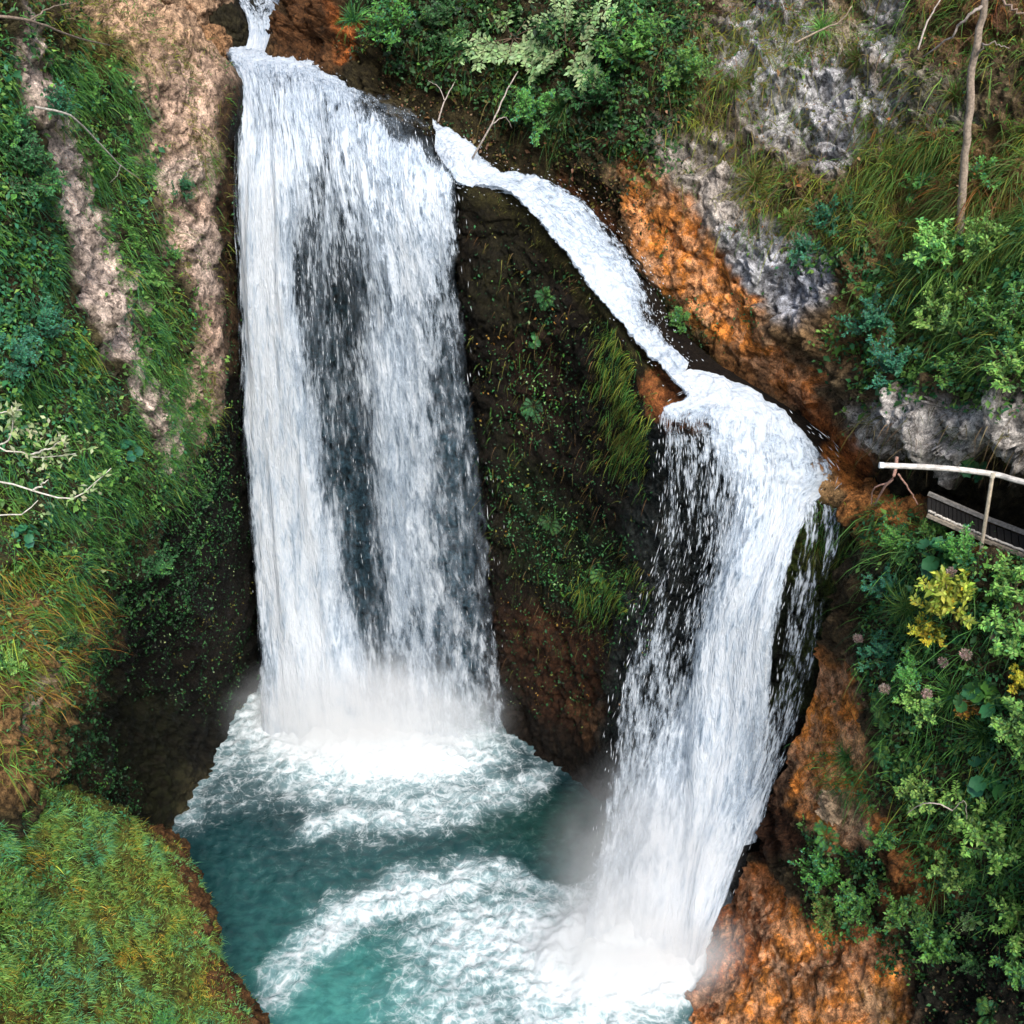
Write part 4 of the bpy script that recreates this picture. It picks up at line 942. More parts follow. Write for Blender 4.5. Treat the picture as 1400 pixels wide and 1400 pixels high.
def shrub_mesh(kind, seed, pal):
    """Stems and foliage of one plant about 1 m across, growing along +Z from the origin."""
    r = np.random.default_rng(seed)
    st, P, D, Nn = [], [], [], []
    bark = (.10, .065, .04)
    if kind in ('broad', 'fine', 'flat'):
        ns, nt_, nl = dict(broad=(13, 8, 9), fine=(15, 9, 12), flat=(9, 9, 10))[kind]
        for a in range(ns):
            az = 2 * math.pi * (a + r.random()) / ns; th = math.radians(r.uniform(5, 70) if kind != 'flat' else r.uniform(50, 84))
            d = np.array([math.cos(az) * math.sin(th), math.sin(az) * math.sin(th), math.cos(th)]); ln = r.uniform(.55, 1.0)
            t = np.linspace(0, 1, 7)[:, None]
            pts = d * ln * t + np.array([0, 0, -.22 if kind == 'flat' else .12]) * ln * t * t + r.normal(size=(7, 3)) * .02 * t
            V, F = tube(pts, (.011, .003), 4); st.append((V, F, bark))
            for b in range(nt_):
                f = .28 + .72 * (b + r.random()) / nt_; k = min(int(f * 6), 5); p0 = pts[k] + (pts[k + 1] - pts[k]) * (f * 6 - k)
                side = np.cross(d, r.normal(size=3) if kind != 'flat' else np.array([0, 0, 1.0]) * (1 if b % 2 else -1)); side = side / (np.linalg.norm(side) + 1e-6)
                td = nrmz(d * .7 + side * .8 + np.array([0, 0, .15 if kind != 'flat' else -.02])); tl = r.uniform(.14, .30)
                V, F = tube(np.stack([p0, p0 + td * tl * .5, p0 + td * tl]), (.004, .0015), 3); st.append((V, F, bark))
                for c in range(nl):
                    g = (c + .6) / nl; sd = np.cross(td, [0, 0, 1.0]); sd = sd / (np.linalg.norm(sd) + 1e-6) * (1 if c % 2 else -1)
                    P.append(p0 + td * tl * g); D.append(td * .55 + sd * .85 + r.normal(size=3) * .25)
                    Nn.append(np.array([0, 0, 1.0]) + d * .35 + r.normal(size=3) * (.35 if kind != 'flat' else .15))
        P, D, Nn = map(np.array, (P, D, Nn)); n = len(P)
        L = dict(broad=.115, fine=.070, flat=.095)[kind] * np.exp(r.normal(0, .22, n))
        V, F = leaves(P, D, nrmz(Nn), L, L * dict(broad=.50, fine=.55, flat=.5)[kind])
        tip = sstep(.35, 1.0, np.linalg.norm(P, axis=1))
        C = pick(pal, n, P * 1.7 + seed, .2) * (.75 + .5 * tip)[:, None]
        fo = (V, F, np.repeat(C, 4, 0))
    elif kind == 'fern':
        for a in range(10):
            az = 2 * math.pi * (a + r.random() * .7) / 10; th = r.uniform(.35, 1.15); ln = r.uniform(.7, 1.0)
            h = np.array([math.cos(az), math.sin(az), 0]); t = np.linspace(0, 1, 9)[:, None]
            pts = h * math.sin(th) * ln * t + UP * (math.cos(th) * ln * t - .55 * ln * t * t)
            V, F = tube(pts, (.006, .002), 3); st.append((V, F, (.07, .09, .03)))
            sd = np.cross(h, UP); tg = nrmz(np.gradient(pts, axis=0))
            for b in range(14):
                f = .12 + .86 * b / 14; k = min(int(f * 8), 7); p = pts[k] + (pts[k + 1] - pts[k]) * (f * 8 - k)
                for s_ in (1, -1):
                    P.append(p); D.append(sd * s_ + tg[k] * .45); Nn.append(np.cross(sd, tg[k]) + r.normal(size=3) * .1)
        P, D, Nn = map(np.array, (P, D, Nn)); n = len(P)
        f = (np.tile(np.repeat(np.arange(14), 2), 10) / 14.)
        L = .24 * np.sin(np.pi * np.clip(.18 + .82 * (1 - f), 0, 1)) * .9 + .02
        V, F = leaves(P, D, nrmz(Nn), L, L * .13 + .008)
        fo = (V, F, np.repeat(pick(pal, n, P + seed, .15), 4, 0))
    elif kind == 'butterbur':
        pcs = []
        for a in range(15):
            az = 2 * math.pi * r.random(); rr = r.uniform(.08, .62); h = r.uniform(.22, .55) * (1.1 - rr * .6)
            c = np.array([math.cos(az) * rr, math.sin(az) * rr, h]); R = r.uniform(.14, .26)
            nn = nrmz(np.array([math.cos(az) * .5, math.sin(az) * .5, 1.0]) + r.normal(size=3) * .15)
            x = nrmz(np.cross(nn, [0.3, .2, .8])); y = np.cross(nn, x); a0 = az + math.pi
            m = 18; an = np.linspace(.18, 2 * math.pi - .18, m); rad = R * (1 + .10 * np.sin(an * 7) + .06 * r.normal(size=m)) * (1 - .12 * np.cos(an))
            rim = c + (x * np.cos(an + a0)[:, None] + y * np.sin(an + a0)[:, None]) * rad[:, None] + nn * (rad * .22 + .05 * R * np.sin(an * 5))[:, None]
            midr = c + (x * np.cos(an + a0)[:, None] + y * np.sin(an + a0)[:, None]) * rad[:, None] * .5 + nn * (R * .03 + .03 * R * np.cos(an * 9))[:, None]
            V = np.concatenate([[c - nn * R * .05], midr, rim])
            T = np.array([(0, k + 1, k + 2) for k in range(m - 1)]); Q = np.array([(k + 1, k + 1 + m, k + 2 + m, k + 2) for k in range(m - 1)])
            pcs.append((V, [T, Q], pick(pal, 1, None, .2)[0]))
            V, F = tube(np.stack([np.zeros(3), c * [.4, .4, .6], c]), (.010, .006), 4); st.append((V, F, (.09, .11, .05)))
        fo = merge(pcs)
    elif kind == 'tuft':
        n = 190; az = r.random(n) * 2 * math.pi; th = r.random(n) ** .7 * 1.0
        D = np.stack([np.cos(az) * np.sin(th), np.sin(az) * np.sin(th), np.cos(th)], 1)
        Pq = np.stack([r.normal(0, .05, n), r.normal(0, .05, n), np.zeros(n) - .02], 1)
        V, F = blades(Pq, D, r.uniform(.5, 1.05, n), .018, r.uniform(.35, .8, n), 4)
        return None, (V, F, np.repeat(pick(pal, n, None, .22), 9, 0))
    elif kind == 'flower':
        V, F = tube([[0, 0, 0], [.02, .01, .3], [.0, .03, .62]], (.010, .006), 4); st.append((V, F, (.10, .09, .05)))
        n = 260; v = r.normal(size=(n, 3)); v = v / np.linalg.norm(v, axis=1)[:, None]
        P = np.array([0, .03, .78]) + v * (r.random((n, 1)) ** .5) * np.array([.17, .17, .24])
        V, F = leaves(P, v + r.normal(size=(n, 3)) * .5, nrmz(r.normal(size=(n, 3))), .075, .045)
        fo = (V, F, np.repeat(pick(pal, n, None, .2), 4, 0))
    return merge(st), fo

PROTO = {}
def plant(kind, palname, px, py, size, label, cat, lift=.0, tilt=.45, name=None, sheets=None, group=None, out=0.):
    r = on_rock(px, py, sheets)
    if r is None: print('no rock at', px, py); return
    _, p, nrm = r
    pal = PALS[palname]; var = rng.integers(0, 2) if kind not in ('flower',) else 0
    key = (kind, palname, int(var))
    names = dict(broad='shrub', fine='shrub', flat='sapling', fern='fern', butterbur='broadleaf_plant', tuft='grass_tuft', flower='dried_flower')
    name = name or names[kind]
    if key not in PROTO:
        st, fo = shrub_mesh(kind, hash(kind) % 97 * 0 + len(PROTO) * 13 + 7, pal)
        ms = None
        if st is not None:
            o1 = mk('stems', st[0], st[1], M_BARK, attrs={'tint': st[2]}); ms = o1.data; bpy.data.objects.remove(o1)
        o2 = mk('foliage', fo[0], fo[1], M_LEAF if kind != 'tuft' else M_GRASS, attrs={'tint': fo[2]}); mf = o2.data; bpy.data.objects.remove(o2)
        PROTO[key] = (ms, mf)
    ms, mf = PROTO[key]
    ax = nrmz(nrm * tilt + UP * (1 - tilt) + np.array([0, -.15, 0]))
    q = Vector(ax).to_track_quat('Z', 'Y')
    from mathutils import Quaternion
    q = q @ Quaternion((0, 0, 1), float(rng.random() * 6.28))
    loc = p - nrm * .04 * size + nrm * out
    sc = (size * float(rng.uniform(.9, 1.1)),) * 3
    if ms is None:
        o = bpy.data.objects.new(name, mf); COL.objects.link(o); tag(o, label, cat, group)
    else:
        o = empty(name, loc, label, cat, group)
        a = bpy.data.objects.new('flower_stalk' if kind == 'flower' else 'stems', ms); COL.objects.link(a); a.parent = o
        b = bpy.data.objects.new('flower_head' if kind == 'flower' else 'foliage', mf); COL.objects.link(b); b.parent = o
    o.location = tuple(loc); o.rotation_mode = 'QUATERNION'; o.rotation_quaternion = q; o.scale = sc
    return o
from mathutils import Vector
PALS = dict(fresh=[(MG, 2), (LG, 2.5), ((.075,.20,.055), 2)], mid=[(DG, 1), (MG, 3), (BG, 1.2), ((.06,.17,.05), 1)], blue=[(BG, 2), ((.03,.14,.08), 2), (DG, 1)], dark=[(VDG, 1), (DG, 3), (MG, .7)],
 yellow=[((.40,.33,.03), 1.2), (YG, 2.5), ((.20,.27,.035), 2.5)], gold=[(YE, 2), ((.38,.33,.03), 2), (YG, 1.5)], autumn=[(AU, 2), (YE, 1), (OL, 1)], pale=[(PALE, 3), ((.20,.30,.12), 2)], olive=[(OL, 2), (MG, 1.5), (DRY, .8)], dry=[((.42,.29,.24), 2), ((.50,.40,.34), 2)])
SL = ['right_slope_terrain']; UPC = ['upper_cliff_terrain']; LC = ['left_cliff_terrain']; MB = ['mossy_bank_terrain']; CR_ = ['central_rock_terrain']
for row in [
 # slope below the walkway
 ('butterbur','blue',1275,778,.62,'broad round leaved plant just below the left end of the walkway deck','plant',SL),
 ('butterbur','mid',1335,960,.5,'dark round leaved plant low among the pale dried flowers','plant',SL),
 ('butterbur','blue',1345,1075,.55,'shaded plant with big round leaves above the bright shrub branch','plant',SL),
 ('fine','mid',1262,728,.34,'small green shrub hiding the left end of the walkway deck','shrub',SL),
 ('fine','mid',1283,722,.26,'small green shrub growing up over the corner of the walkway deck','shrub',SL),
 ('fine','fresh',1300,748,.30,'low green shrub under the walkway left of its post','shrub',SL),
 ('fine','mid',1222,752,.55,'small leaved green shrub at the top left corner of the lower slope','shrub',SL),
 ('fine','mid',1320,765,.55,'small leaved green shrub directly under the walkway edge beam','shrub',SL),
 ('fine','blue',1212,812,.5,'bluish green shrub hugging the left edge of the slope above the grass fan','shrub',SL),
 ('broad','fresh',1385,800,.55,'bright green shrub under the walkway at the right edge of the picture','shrub',SL),
 ('tuft','fresh',1240,838,.75,'fan of arching green grass left of the yellow shrub','grass',SL),
 ('broad','yellow',1290,825,.70,'yellow green shrub standing out brightly in the middle of the slope','shrub',SL),
 ('broad','gold',1272,872,.34,'low golden yellow shrub right under the yellow green one','shrub',SL),
 ('broad','fresh',1385,880,.55,'light green shrub at the right edge beside the yellow one','shrub',SL),
 ('fine','blue',1205,890,.5,'bluish shrub with fine leaves above the orange rock','shrub',SL),
 ('fine','mid',1240,930,.5,'fine leaved shrub between two pale dried flower heads','shrub',SL),
 ('broad','gold',1395,935,.34,'small golden leaved shrub at the right edge above the grass clump','shrub',SL),
 ('tuft','fresh',1300,955,.7,'clump of arching grass right of the pink flower head','grass',SL),
 ('tuft','mid',1345,1010,.9,'long grass hanging over the dark hollow at right','grass',SL),
 ('fern','mid',1205,970,.6,'green fern spreading over the right side of the orange rock','fern',SL),
 ('fern','mid',1215,1040,.62,'feathery fern lower on the slope right of the pale log shaped rock','fern',SL),
 ('broad','fresh',1260,975,.4,'spray of light green leaves reaching left over the fern','shrub',SL),
 ('broad','autumn',1318,962,.26,'small ochre leaved shrub beside the hanging grass','shrub',SL),
 ('broad','fresh',1390,1000,.5,'light green shrub with pointed leaves at the right edge below the golden one','shrub',SL),
 ('broad','fresh',1248,1095,.42,'light green shrub with loose sprays over the reddish hollow','shrub',SL),
 ('broad','mid',1213,1150,.36,'small round green shrub at the foot of the orange rock','shrub',SL),
 ('broad','fresh',1330,1120,.6,'bright green shrub with an arching bare twig above it','shrub',SL),
 ('broad','fresh',1375,1170,.72,'largest bright green shrub, spreading at the lower right','shrub',SL),
 ('broad','fresh',1300,1200,.46,'bright leafy shrub hanging over the orange earth','shrub',SL),
 ('broad','fresh',1390,1270,.5,'light green shrub low at the right edge above the dark earth','shrub',SL),
 ('broad','pale',1322,1256,.2,'tiny pale leaved sprig at the lower tip of the bright shrubs','shrub',SL),
 ('tuft','mid',1150,1040,.5,'tuft of green grass lying across the orange rock','grass',SL),
 ('fern','mid',1125,1150,.5,'fern in the crevice left of the pale rock','fern',SL),
 ('fine','mid',1135,1200,.62,'dense green bush between the orange rock and the orange apron','shrub',SL),
 ('fine','mid',1170,1235,.55,'green bush hanging over the top of the orange apron','shrub',SL),
 ('fine','olive',1125,1250,.4,'olive tinged bush on the left margin of the orange apron','shrub',SL),
 ('broad','mid',1235,1255,.52,'dark green leafy bush right of the orange apron','shrub',SL),
 ('broad','mid',1275,1290,.50,'dark green bush lowest on the slope at the edge of the dark earth','shrub',SL),
 ('broad','mid',1385,1335,.42,'green bush at the right edge over the bare dark earth','shrub',SL),
 ('fine','dark',1325,1325,.34,'small dark bush on the bare dark earth at the lower right','shrub',SL),
 ('fern','mid',1345,1385,.4,'fern on the dark earth by the lower right corner','fern',SL),
 ('flower','dry',1172,885,.42,'pale dried flower head leftmost, by the dark rock edge','flower',SL),
 ('flower','dry',1206,945,.42,'tall beige dried flower head above the orange rock','flower',SL),
 ('flower','dry',1262,948,.40,'pinkish dried flower head at the centre of the slope','flower',SL),
 ('flower','dry',1290,918,.34,'small white dried flower head above the arching grass','flower',SL),
 ('flower','dry',1336,906,.38,'beige dried flower head right of the golden shrub','flower',SL),
 ('flower','dry',1298,794,.34,'beige dried flower head just over the yellow green shrub','flower',SL),
 ('flower','dry',1352,874,.30,'brownish pink dried flower head beside the light green shrub','flower',SL),
 # upper right wall
 ('fine','blue',1135,310,.62,'bluish green bush on the wall left of the leaning trunk foot','shrub',UPC),
 ('fine','blue',1105,345,.5,'bluish green bush above the bare grey rock face','shrub',UPC),
 ('broad','mid',1255,265,.42,'green shrub just left of the leaning trunk','shrub',UPC),
 ('broad','mid',1350,240,.42,'green shrub just right of the leaning trunk','shrub',UPC),
 ('broad','fresh',1270,350,.55,'light green shrub at the foot of the leaning trunk','shrub',UPC),
 ('broad','fresh',1350,345,.5,'light green shrub right of the leaning trunk foot','shrub',UPC),
 ('fine','blue',1195,440,.7,'bluish green bush at the left end of the green patch over the walkway','shrub',UPC),
 ('fine','fresh',1290,450,.75,'broad light green bush in the middle of the patch over the walkway','shrub',UPC),
 ('fine','mid',1375,450,.75,'green bush at the right edge of the patch over the walkway','shrub',UPC),
 ('fine','blue',1215,505,.62,'bluish bush drooping over the grey ledge above the handrail','shrub',UPC),
 ('broad','mid',1310,520,.55,'green bush drooping over the ledge above the middle of the handrail','shrub',UPC),
 ('broad','fresh',1390,515,.55,'light green bush drooping at the right edge above the handrail','shrub',UPC),
 ('tuft','olive',1085,300,.75,'olive grass tuft under the pale rock patch','grass',UPC),
 ('tuft','olive',1030,250,.75,'olive grass tuft on the grey rock above the orange streak','grass',UPC),
 ('tuft','olive',1165,85,.7,'olive grass tuft between two pale rock patches near the top','grass',UPC),
 ('tuft','olive',1000,110,.7,'straw coloured tuft at the left margin of the grey rock','grass',UPC),
 ('tuft','fresh',1120,45,.6,'yellowish green tuft near the top of the grey rock','grass',UPC),
 ('tuft','olive',1240,215,.8,'large brownish tuft left of the trunk under the ledge','grass',UPC),
 ('tuft','olive',1300,140,.7,'brownish tuft behind the middle of the leaning trunk','grass',UPC),
 ('butterbur','blue',1322,648,.36,'small round leaved plant in the dark recess behind the handrail','plant',UPC),
 ('flat','pale',705,50,1.35,'pale green sapling with flat layered sprays above the dark gully','sapling',UPC),
 ('flat','pale',775,72,1.1,'second pale green sapling, lower and right of the layered one','sapling',UPC),
 ('broad','mid',860,75,.9,'green bush left of the grey rock at the top','shrub',UPC),
 ('fine','mid',930,110,.8,'green bush overhanging the left edge of the grey rock','shrub',UPC),
 ('fine','dark',820,140,.9,'dark bush under the pale saplings','shrub',UPC),
 ('fine','dark',610,50,.9,'dark bush above the shoulder of the main fall','shrub',UPC),
 ('fine','mid',540,45,.8,'mid green bush right of the orange stained rock at the top','shrub',UPC),
 ('fine','mid',720,160,.7,'hanging green bush at the head of the sloping cascade','shrub',UPC),
 ('tuft','mid',480,20,.8,'green grass tuft over the orange stained rock near the top fall','grass',UPC),
 ('tuft','dark',760,150,.9,'dark hanging tuft under the pale saplings','grass',UPC),
 ('fine','mid',925,445,.42,'small green bush in the notch right of the sloping cascade','shrub',UPC),
 # wall left of the falls
 ('fine','blue',60,455,.62,'bluish green bush on the grassy wall at far left','shrub',LC),
 ('fine','blue',20,500,.5,'bluish bush above the pale leaved branch','shrub',LC),
 ('fine','dark',40,250,.6,'dark bush at the left edge beside the pale rock streak','shrub',LC),
 ('fine','dark',30,200,.6,'dark bush higher at the left edge beside the pale rock streak','shrub',LC),
 ('broad','blue',80,145,.42,'bluish shrub at the top of the grass stripe','shrub',LC),
 ('broad','mid',125,135,.42,'green shrub in the upper grass stripe right of the bluish one','shrub',LC),
 ('fine','blue',255,268,.36,'round bluish bush on the pink rock close to the main fall','shrub',LC),
 ('broad','mid',243,355,.26,'small green shrub on the pink rock under the round bush','shrub',LC),
 ('broad','fresh',210,390,.24,'tiny bright shrub low in the grass stripe','shrub',LC),
 ('butterbur','blue',175,610,.3,'small round leaved plant right of the pale leaved branch','plant',LC),
 ('butterbur','blue',40,740,.34,'round leaved plant in the grass below the pale leaved branch','plant',LC),
 ('butterbur','blue',185,720,.26,'round leaved plant in the dark cleft of the wall','plant',LC),
 ('broad','mid',155,640,.36,'green shrub behind the tip of the pale leaved branch','shrub',LC),
 ('fine','dark',215,780,.5,'dark bush in the damp hollow left of the main fall','shrub',LC),
 ('fine','dark',100,880,.42,'dark bush at the lower end of the left wall','shrub',LC),
 ('broad','fresh',18,915,.3,'bright green shrub at the left edge above the bank','shrub',LC),
 ('fine','mid',60,1090,.36,'green bush at the back rim of the mossy bank','shrub',MB),
 ('fine','fresh',130,1120,.26,'small light green bush on the far rim of the mossy bank','shrub',MB),
 ('fine','mid',30,1230,.5,'low leafy bush on the left side of the mossy bank','shrub',MB),
 ('fine','mid',225,1395,.3,'low leafy bush on the mossy bank by the lower frame edge','shrub',MB),
 # dark rock between the falls
 ('fern','dark',720,555,.42,'dark fern in the middle of the rock between the falls','fern',CR_),
 ('fern','dark',740,400,.4,'dark fern high on the rock between the falls','fern',CR_),
 ('butterbur','dark',725,470,.26,'round leaved plant on the rock between the falls','plant',CR_),
 ('fern','mid',815,790,.5,'green fern low on the rock left of the second fall','fern',CR_),
 ('tuft','olive',850,590,.32,'yellow green hanging tuft under the sloping cascade','grass',CR_),
 ('tuft','olive',845,520,.28,'olive hanging tuft close below the sloping cascade','grass',CR_),
 ('fern','dark',745,720,.42,'dark fern beside the lower part of the main fall','fern',CR_),
]:
    kind, pal, px, py, size, label, cat, sh = row
    plant(kind, pal, px, py, size, label, cat, sheets=sh, tilt=.75 if cat == 'grass' else .5)

# ------------------------------------------------------------------ trunk, branches, twigs
def limb(parent, name, pts, rad, col, n=16, wob=.02):
    p = smooth_line(pts, n); t = np.linspace(0, 1, len(p))[:, None]
    p = p + rng.normal(size=p.shape) * wob * np.sin(np.pi * t)
    V, F = tube(p, rad, 7)
    o = mk(name, V - (np.array(parent.location) if parent else 0), F, M_BARK, parent, attrs={'tint': np.tile(col, (len(V), 1))})
    return o
TR = [at(1311,330,17.5), at(1318,230,17.35), at(1328,110,17.2), at(1346,0,17.1), at(1366,-140,17.0), at(1384,-300,16.9)]
tr = empty('bare_tree', TR[0], 'thin bare tree trunk leaning over the upper right rock wall', 'tree')
limb(tr, 'trunk', TR, (.066, .04), (.30, .235, .18), 30, .012)
limb(tr, 'branch', [at(1345,8,17.1), at(1325,20,17.0), at(1300,50,17.2), at(1262,78,17.6)], (.028, .010), (.26, .22, .19))
limb(tr, 'branch', [at(1332,80,17.2), at(1352,60,16.9), at(1380,66,16.8)], (.020, .006), (.26, .21, .17))
limb(tr, 'branch', [at(1350,-20,17.1), at(1385,10,16.6), at(1420,25,16.4)], (.022, .008), (.24, .17, .13))
def twig(name, pts, rad, col, label, cat='branch', forks=(), wob=.005):
    e = empty(name, pts[0], label, cat)
    limb(e, 'stem', pts, rad, col, wob=wob)
    for f in forks: limb(e, 'side_twig', f, (rad[0] * .55, rad[1] * .6), col, wob=.006)
    return e
GB = (.34, .29, .25)
twig('dead_branch', [at(646,216,22.8), at(672,170,22.7), at(694,122,23.0), at(708,98,23.4)], (.022, .010), GB, 'straight dead branch leaning into the head of the sloping cascade', forks=[[at(670,172,22.7), at(690,160,22.9), at(700,175,23.1)]])
twig('dead_branch', [at(599,166,23.3), at(608,138,23.5), at(628,100,24.0)], (.018, .008), GB, 'shorter dead branch beside the shoulder of the main fall', forks=[[at(608,138,23.5), at(600,120,23.6), at(585,110,24.0)]])
twig('dead_branch', [at(1255,68,19.0), at(1268,30,19.2), at(1290,-8,19.4)], (.018, .010), GB, 'thin pale twig rising left of the leaning trunk near the top')
twig('dead_branch', [at(1085,60,22.0), at(1120,42,21.8), at(1150,28,21.6), at(1165,8,21.5)], (.022, .010), (.36,.28,.2), 'curved pale twig across the grass at the top of the grey rock')
twig('dead_branch', [at(48,146,16.2), at(96,158,16.6), at(130,190,17.2), at(160,222,17.8), at(190,244,18.6)], (.018, .008), (.40,.37,.32), 'long thin pale branch arching down across the left grass stripe', forks=[[at(165,226,17.9), at(160,240,18.0), at(150,250,18.2)]])
twig('dead_branch', [at(-30,20,14.5), at(40,28,15), at(100,50,16), at(150,62,17.5)], (.022, .008), (.20,.15,.11), 'thin brown branch reaching in at the top left corner', forks=[[at(40,28,15), at(70,10,15.5), at(100,4,16)]])
twig('dead_branch', [at(1302,1108,11.6), at(1285,1100,11.6), at(1262,1098,11.7), at(1240,1112,11.9)], (.012, .006), GB, 'short bare twig arching out of the bright shrubs at lower right', forks=[[at(1302,1108,11.6), at(1318,1095,11.5), at(1322,1120,11.5)]])
twig('root', [at(1226,625,15.2), at(1222,650,15.0), at(1208,668,15.1), at(1196,690,15.4)], (.030, .014), (.30,.17,.13), 'reddish bare root hanging by the left end of the handrail', 'root', forks=[[at(1215,660,15.05), at(1195,668,15.2), at(1191,690,15.4)], [at(1228,648,15.0), at(1245,672,15.0), at(1255,690,15.0)]])

# pale leaved branch reaching in from the left
yt = empty('young_tree', at(-150, 900, 12.3), 'pale leaved young tree reaching its thin white branches in from the left edge', 'tree')
WB = (.50, .47, .40)
limb(yt, 'trunk', [at(-150,905,12.6), at(-140,800,12.0), at(-110,660,11.7), at(-120,500,11.6), at(-110,330,11.5)], (.06, .02), (.30,.27,.22))
BR = [[at(-112,650,11.7), at(-40,604,11.6), at(10,614,11.6), at(60,626,11.6), at(104,620,11.7)],
      [at(-112,690,11.7), at(-20,655,11.5), at(50,672,11.4), at(100,682,11.4), at(128,662,11.4), at(152,640,11.4)],
      [at(-112,720,11.7), at(-40,708,11.5), at(28,702,11.4), at(52,684,11.4)],
      [at(-20,606,11.6), at(5,606,11.6), at(18,584,11.6), at(16,555,11.6)],
      [at(40,622,11.6), at(70,612,11.5), at(90,596,11.5)], [at(-5,620,11.6), at(-10,640,11.5), at(-40,650,11.5)],
      [at(45,670,11.4), at(56,664,11.4), at(66,656,11.4)], [at(-60,600,11.6), at(-20,570,11.5), at(30,560,11.5)]]
for b in BR: limb(yt, 'branch', b, (.014, .005), WB, 14, .012)
lp, ld = [], []
for bi, n in ((0, 34), (3, 30), (4, 30), (1, 34), (7, 34)):
    p = smooth_line(BR[bi], 24); m = len(p)
    for _ in range(n):
        t = (rng.random() * .45 + .55) * (m - 2); k = int(t)
        lp.append(p[k] + (p[k + 1] - p[k]) * (t - k) + rng.normal(size=3) * .035); ld.append(nrmz(p[k + 1] - p[k]) * .4 + rng.normal(size=3) * .7)
for cx, cy_, n in ((52, 590, 40), (60, 634, 22), (25, 585, 20), (108, 610, 12)):
    c = at(cx, cy_, 11.55)
    for _ in range(n): lp.append(c + rng.normal(size=3) * .10); ld.append(rng.normal(size=3))
lp, ld = np.array(lp), np.array(ld)
V, F = leaves(lp, ld, nrmz(rng.normal(size=(len(lp), 3)) * .6 + UP + np.array([0, -.4, 0])), .085 * np.exp(rng.normal(0, .2, len(lp))), .042)
mk('leaves', V - np.array(yt.location), F, M_LEAF, yt, attrs={'tint': np.repeat(pick([((.42,.50,.28), 3), ((.30,.42,.18), 2), ((.20,.36,.10), 1)], len(lp), None, .15), 4, 0)})

# ------------------------------------------------------------------ boulders at the head of the gorge
def boulder(px, py, Y, size, tint, label, seed, top=None):
    bm_n = 64
    th = np.linspace(0.02, math.pi - .02, bm_n); ph = np.linspace(0, 2 * math.pi, bm_n * 2)
    T, Pp = np.meshgrid(th, ph, indexing='ij')
    d = np.stack([np.sin(T) * np.cos(Pp), np.sin(T) * np.sin(Pp), np.cos(T)], -1).reshape(-1, 3)
    r = 1 + .30 * fbm(d * 1.3 + seed, 3, 70) + .16 * ridged(d * 2.2 + seed, 4, 75)
    e, cv = cells(d * 2.4 + seed, 79); r = r + .16 * (cv - .5) - .08 * sstep(.2, 0, e)
    r = r + .05 * fbm(d * 9 + seed, 3, 81)
    V = d * r[:, None] * np.array(size)
    o = mk('boulder', V, [grid_faces(bm_n * 2, bm_n)], M_ROCK, attrs={'tint': np.tile(tint, (len(V), 1)) * (1 + .4 * fbm(V * 1.5, 3, 90))[:, None], 'wet': np.full(len(V), .2)})
    o.location = tuple(at(px, py, Y)); return tag(o, label, 'boulder')
boulder(262, 12, 28.6, (.85, .9, .95), WARM, 'tan boulder behind the rim of the left wall, near the top fall', 3)
boulder(312, 48, 27.9, (.40, .5, .55), (.028, .024, .012), 'dark wet boulder right against the left side of the top fall', 8)
boulder(292, 62, 27.2, (.36, .4, .36), (.36, .20, .10), 'small orange tan boulder in front of the two others at the top', 15)
boulder(225, -30, 31.5, (1.6, 1.2, 1.2), (.05, .042, .02), 'dark boulder furthest back at the top left', 21)
boulder(1156, 1120, 14.25, (.62, .30, .28), (.52, .37, .24), 'pale elongated rock lying slantwise on the orange rock', 33).rotation_euler = (0, math.radians(48), .2)

# ------------------------------------------------------------------ walkway with its handrail
wk = empty('walkway', at(1345, 737, 13.95), 'narrow dark walkway with a pale metal handrail running off to the right', 'walkway')
off = np.array(wk.location)
def part(name, pcs, m=M_METAL):
    V, F, C = merge(pcs); return mk(name, V - off, F, m, wk, smooth=False, attrs={'tint': C})
RAIL = (.50, .47, .43)
HR = np.array([at(1203,636,14.05), at(1290,640,13.97), at(1357,648,13.9), at(1384,655,13.72), at(1430,668,13.35), at(1560,712,12.2)])
V, F = tube(smooth_line(HR, 30), .042, 10); part('handrail', [(V, F, RAIL)])
V, F = tube([HR[0] - np.array([.01, 0, 0]), HR[0] + (HR[1] - HR[0]) * .06], .046, 10); part('rail_cap', [(V, F, (.70, .72, .72))])
def post(top, bot):
    V, F = tube([top, bot], .028, 8); a = [(V, F, (.42, .36, .27))]
    V, F = tube([top - np.array([0, 0, .03]), top + np.array([0, 0, .045])], .04, 8); part('post', a + [(V, F, (.42, .38, .30))])
post(at(1357,650,13.88), at(1341,752,13.86)); post(at(1540,708,12.35), at(1520,838,12.2))
E0, E1, E2 = at(1268,704,14.5), at(1345,738,13.95), at(1600,838,12.0)
def beam(pts, w, h, col):
    pcs = []
    for a, b in zip(pts[:-1], pts[1:]):
        a, b = np.array(a), np.array(b); d = nrmz(b - a); s = nrmz(np.cross(d, UP)) * w / 2; u = np.cross(s, d); u = nrmz(u) * h / 2
        if u[2] < 0: u = -u
        V = np.array([p + sx * s + sz * u for p in (a, b) for sx, sz in ((-1, -1), (1, -1), (1, 1), (-1, 1))])
        pcs.append((V, [np.array([(0,1,2,3),(7,6,5,4),(0,4,5,1),(1,5,6,2),(2,6,7,3),(3,7,4,0)])], col))
    return pcs
part('edge_beam', beam([E0, E1, E2], .06, .055, (.26, .22, .17)), M_BARK)
lv = np.array([0, 0, -.03])
back = np.array([.20, .58, 0.0])
pcs = []
ln = [E0 + (E1 - E0) * t for t in np.linspace(0, 1, 14)][:-1] + [E1 + (E2 - E1) * t for t in np.linspace(0, 1, 24)]
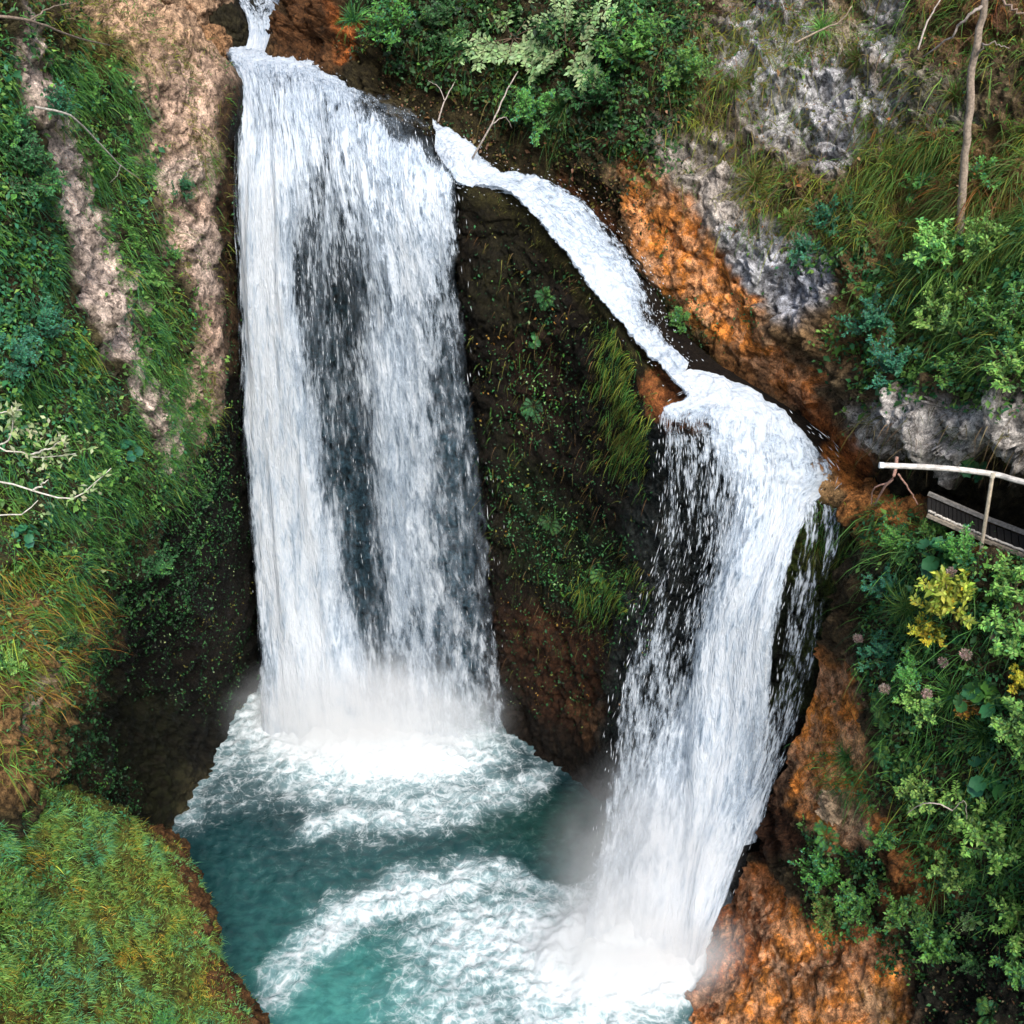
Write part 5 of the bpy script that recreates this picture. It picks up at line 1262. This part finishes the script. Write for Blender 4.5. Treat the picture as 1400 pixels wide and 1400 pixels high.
for k in range(len(ln) - 1):
    a = ln[k] * .93 + ln[k + 1] * .07 + lv + back * .05; b = ln[k] * .07 + ln[k + 1] * .93 + lv + back * .05
    V = np.array([a, b, b + back, a + back, a - UP * .04, b - UP * .04, b + back - UP * .04, a + back - UP * .04])
    t = .7 + .6 * rng.random()
    pcs.append((V, [np.array([(0,1,2,3),(7,6,5,4),(0,4,5,1),(1,5,6,2),(2,6,7,3),(3,7,4,0)])], (.008 * t, .0065 * t, .005 * t)))
part('deck', pcs, M_BARK)
part('rear_beam', beam([E0 + back * 1.08 + UP * .03, E1 + back * 1.08 + UP * .03, E2 + back * 1.08 + UP * .03], .05, .06, (.26, .24, .21)), M_BARK)
V, F = tube(smooth_line([E0 + UP * .075, E1 + UP * .075, E2 + UP * .075], 120) + rng.normal(size=(121, 3)) * .006, .018, 6); part('edge_rope', [(V, F, (.50, .46, .40))])

for nm, lb, ct in (
 ('left_cliff_terrain', 'tall grassy rock wall with pale pink streaks left of the falls', 'cliff'),
 ('mossy_bank_terrain', 'rounded mossy green and ochre bank at the lower left above the pool', 'bank'),
 ('back_cliff_terrain', 'dark wet rock behind the curtains of the main fall', 'cliff'),
 ('central_rock_terrain', 'dark brown rock with a sloping mossy ridge between the two falls', 'rock'),
 ('upper_cliff_terrain', 'grey and orange rock wall with grass above the second fall and walkway', 'cliff'),
 ('right_slope_terrain', 'steep orange and earthy slope below the walkway at right', 'slope'),
 ('stream_bed_terrain', 'dark stream bed behind the top fall', 'stream bed'),
 ('ground', 'valley floor under the pool', 'ground'),
 ('pool_water', 'teal plunge pool streaked with white foam', 'water')):
    o = bpy.data.objects.get(nm)
    if o: tag(o, lb, ct)
EXPOSURE = .75
# ------------------------------------------------------------------ light, sky, camera
w = bpy.data.worlds.new('World'); scene.world = w; w.use_nodes = True
nt = w.node_tree; bg = nt.nodes['Background']
sky = nt.nodes.new('ShaderNodeTexSky'); sky.sky_type = 'NISHITA'; sky.sun_disc = False
SUN_EL, SUN_AZ = math.radians(48), math.radians(162)     # azimuth clockwise from +Y
sky.sun_elevation = SUN_EL; sky.sun_rotation = SUN_AZ; sky.dust_density = 3.0; sky.air_density = 1.0; sky.ozone_density = 1.0
nt.links.new(sky.outputs[0], bg.inputs[0]); bg.inputs[1].default_value = .13
sl = bpy.data.lights.new('sun', 'SUN'); sl.energy = 2.7; sl.angle = math.radians(25); sl.color = (1., .97, .93)
so = bpy.data.objects.new('sun', sl); COL.objects.link(so)
from mathutils import Vector
sd = Vector((math.sin(SUN_AZ) * math.cos(SUN_EL), math.cos(SUN_AZ) * math.cos(SUN_EL), math.sin(SUN_EL)))
so.rotation_euler = sd.to_track_quat('Z', 'Y').to_euler()
cam = bpy.data.cameras.new('camera'); co = bpy.data.objects.new('camera', cam); COL.objects.link(co)
cam.sensor_fit = 'HORIZONTAL'; cam.sensor_width = 36; cam.lens = 36 * FOC / 1400; cam.clip_end = 1000; cam.clip_start = .1
co.location = CAM; co.rotation_euler = (math.radians(60), 0, 0)
scene.camera = co
vs = scene.view_settings; vs.view_transform = 'Standard'; vs.look = 'None'; vs.gamma = 1; vs.use_curve_mapping = False
vs.exposure = EXPOSURE
cy = scene.cycles
cy.max_bounces = 10; cy.diffuse_bounces = 6; cy.glossy_bounces = 3; cy.transmission_bounces = 6; cy.transparent_max_bounces = 24; cy.volume_bounces = 3
cy.volume_step_rate = 3.0; cy.volume_max_steps = 64
cy.use_adaptive_sampling = True; cy.adaptive_threshold = .02
print('script', round(time.time() - T0, 1), 's', sum(len(o.data.polygons) for o in scene.objects if o.type == 'MESH'), 'faces')
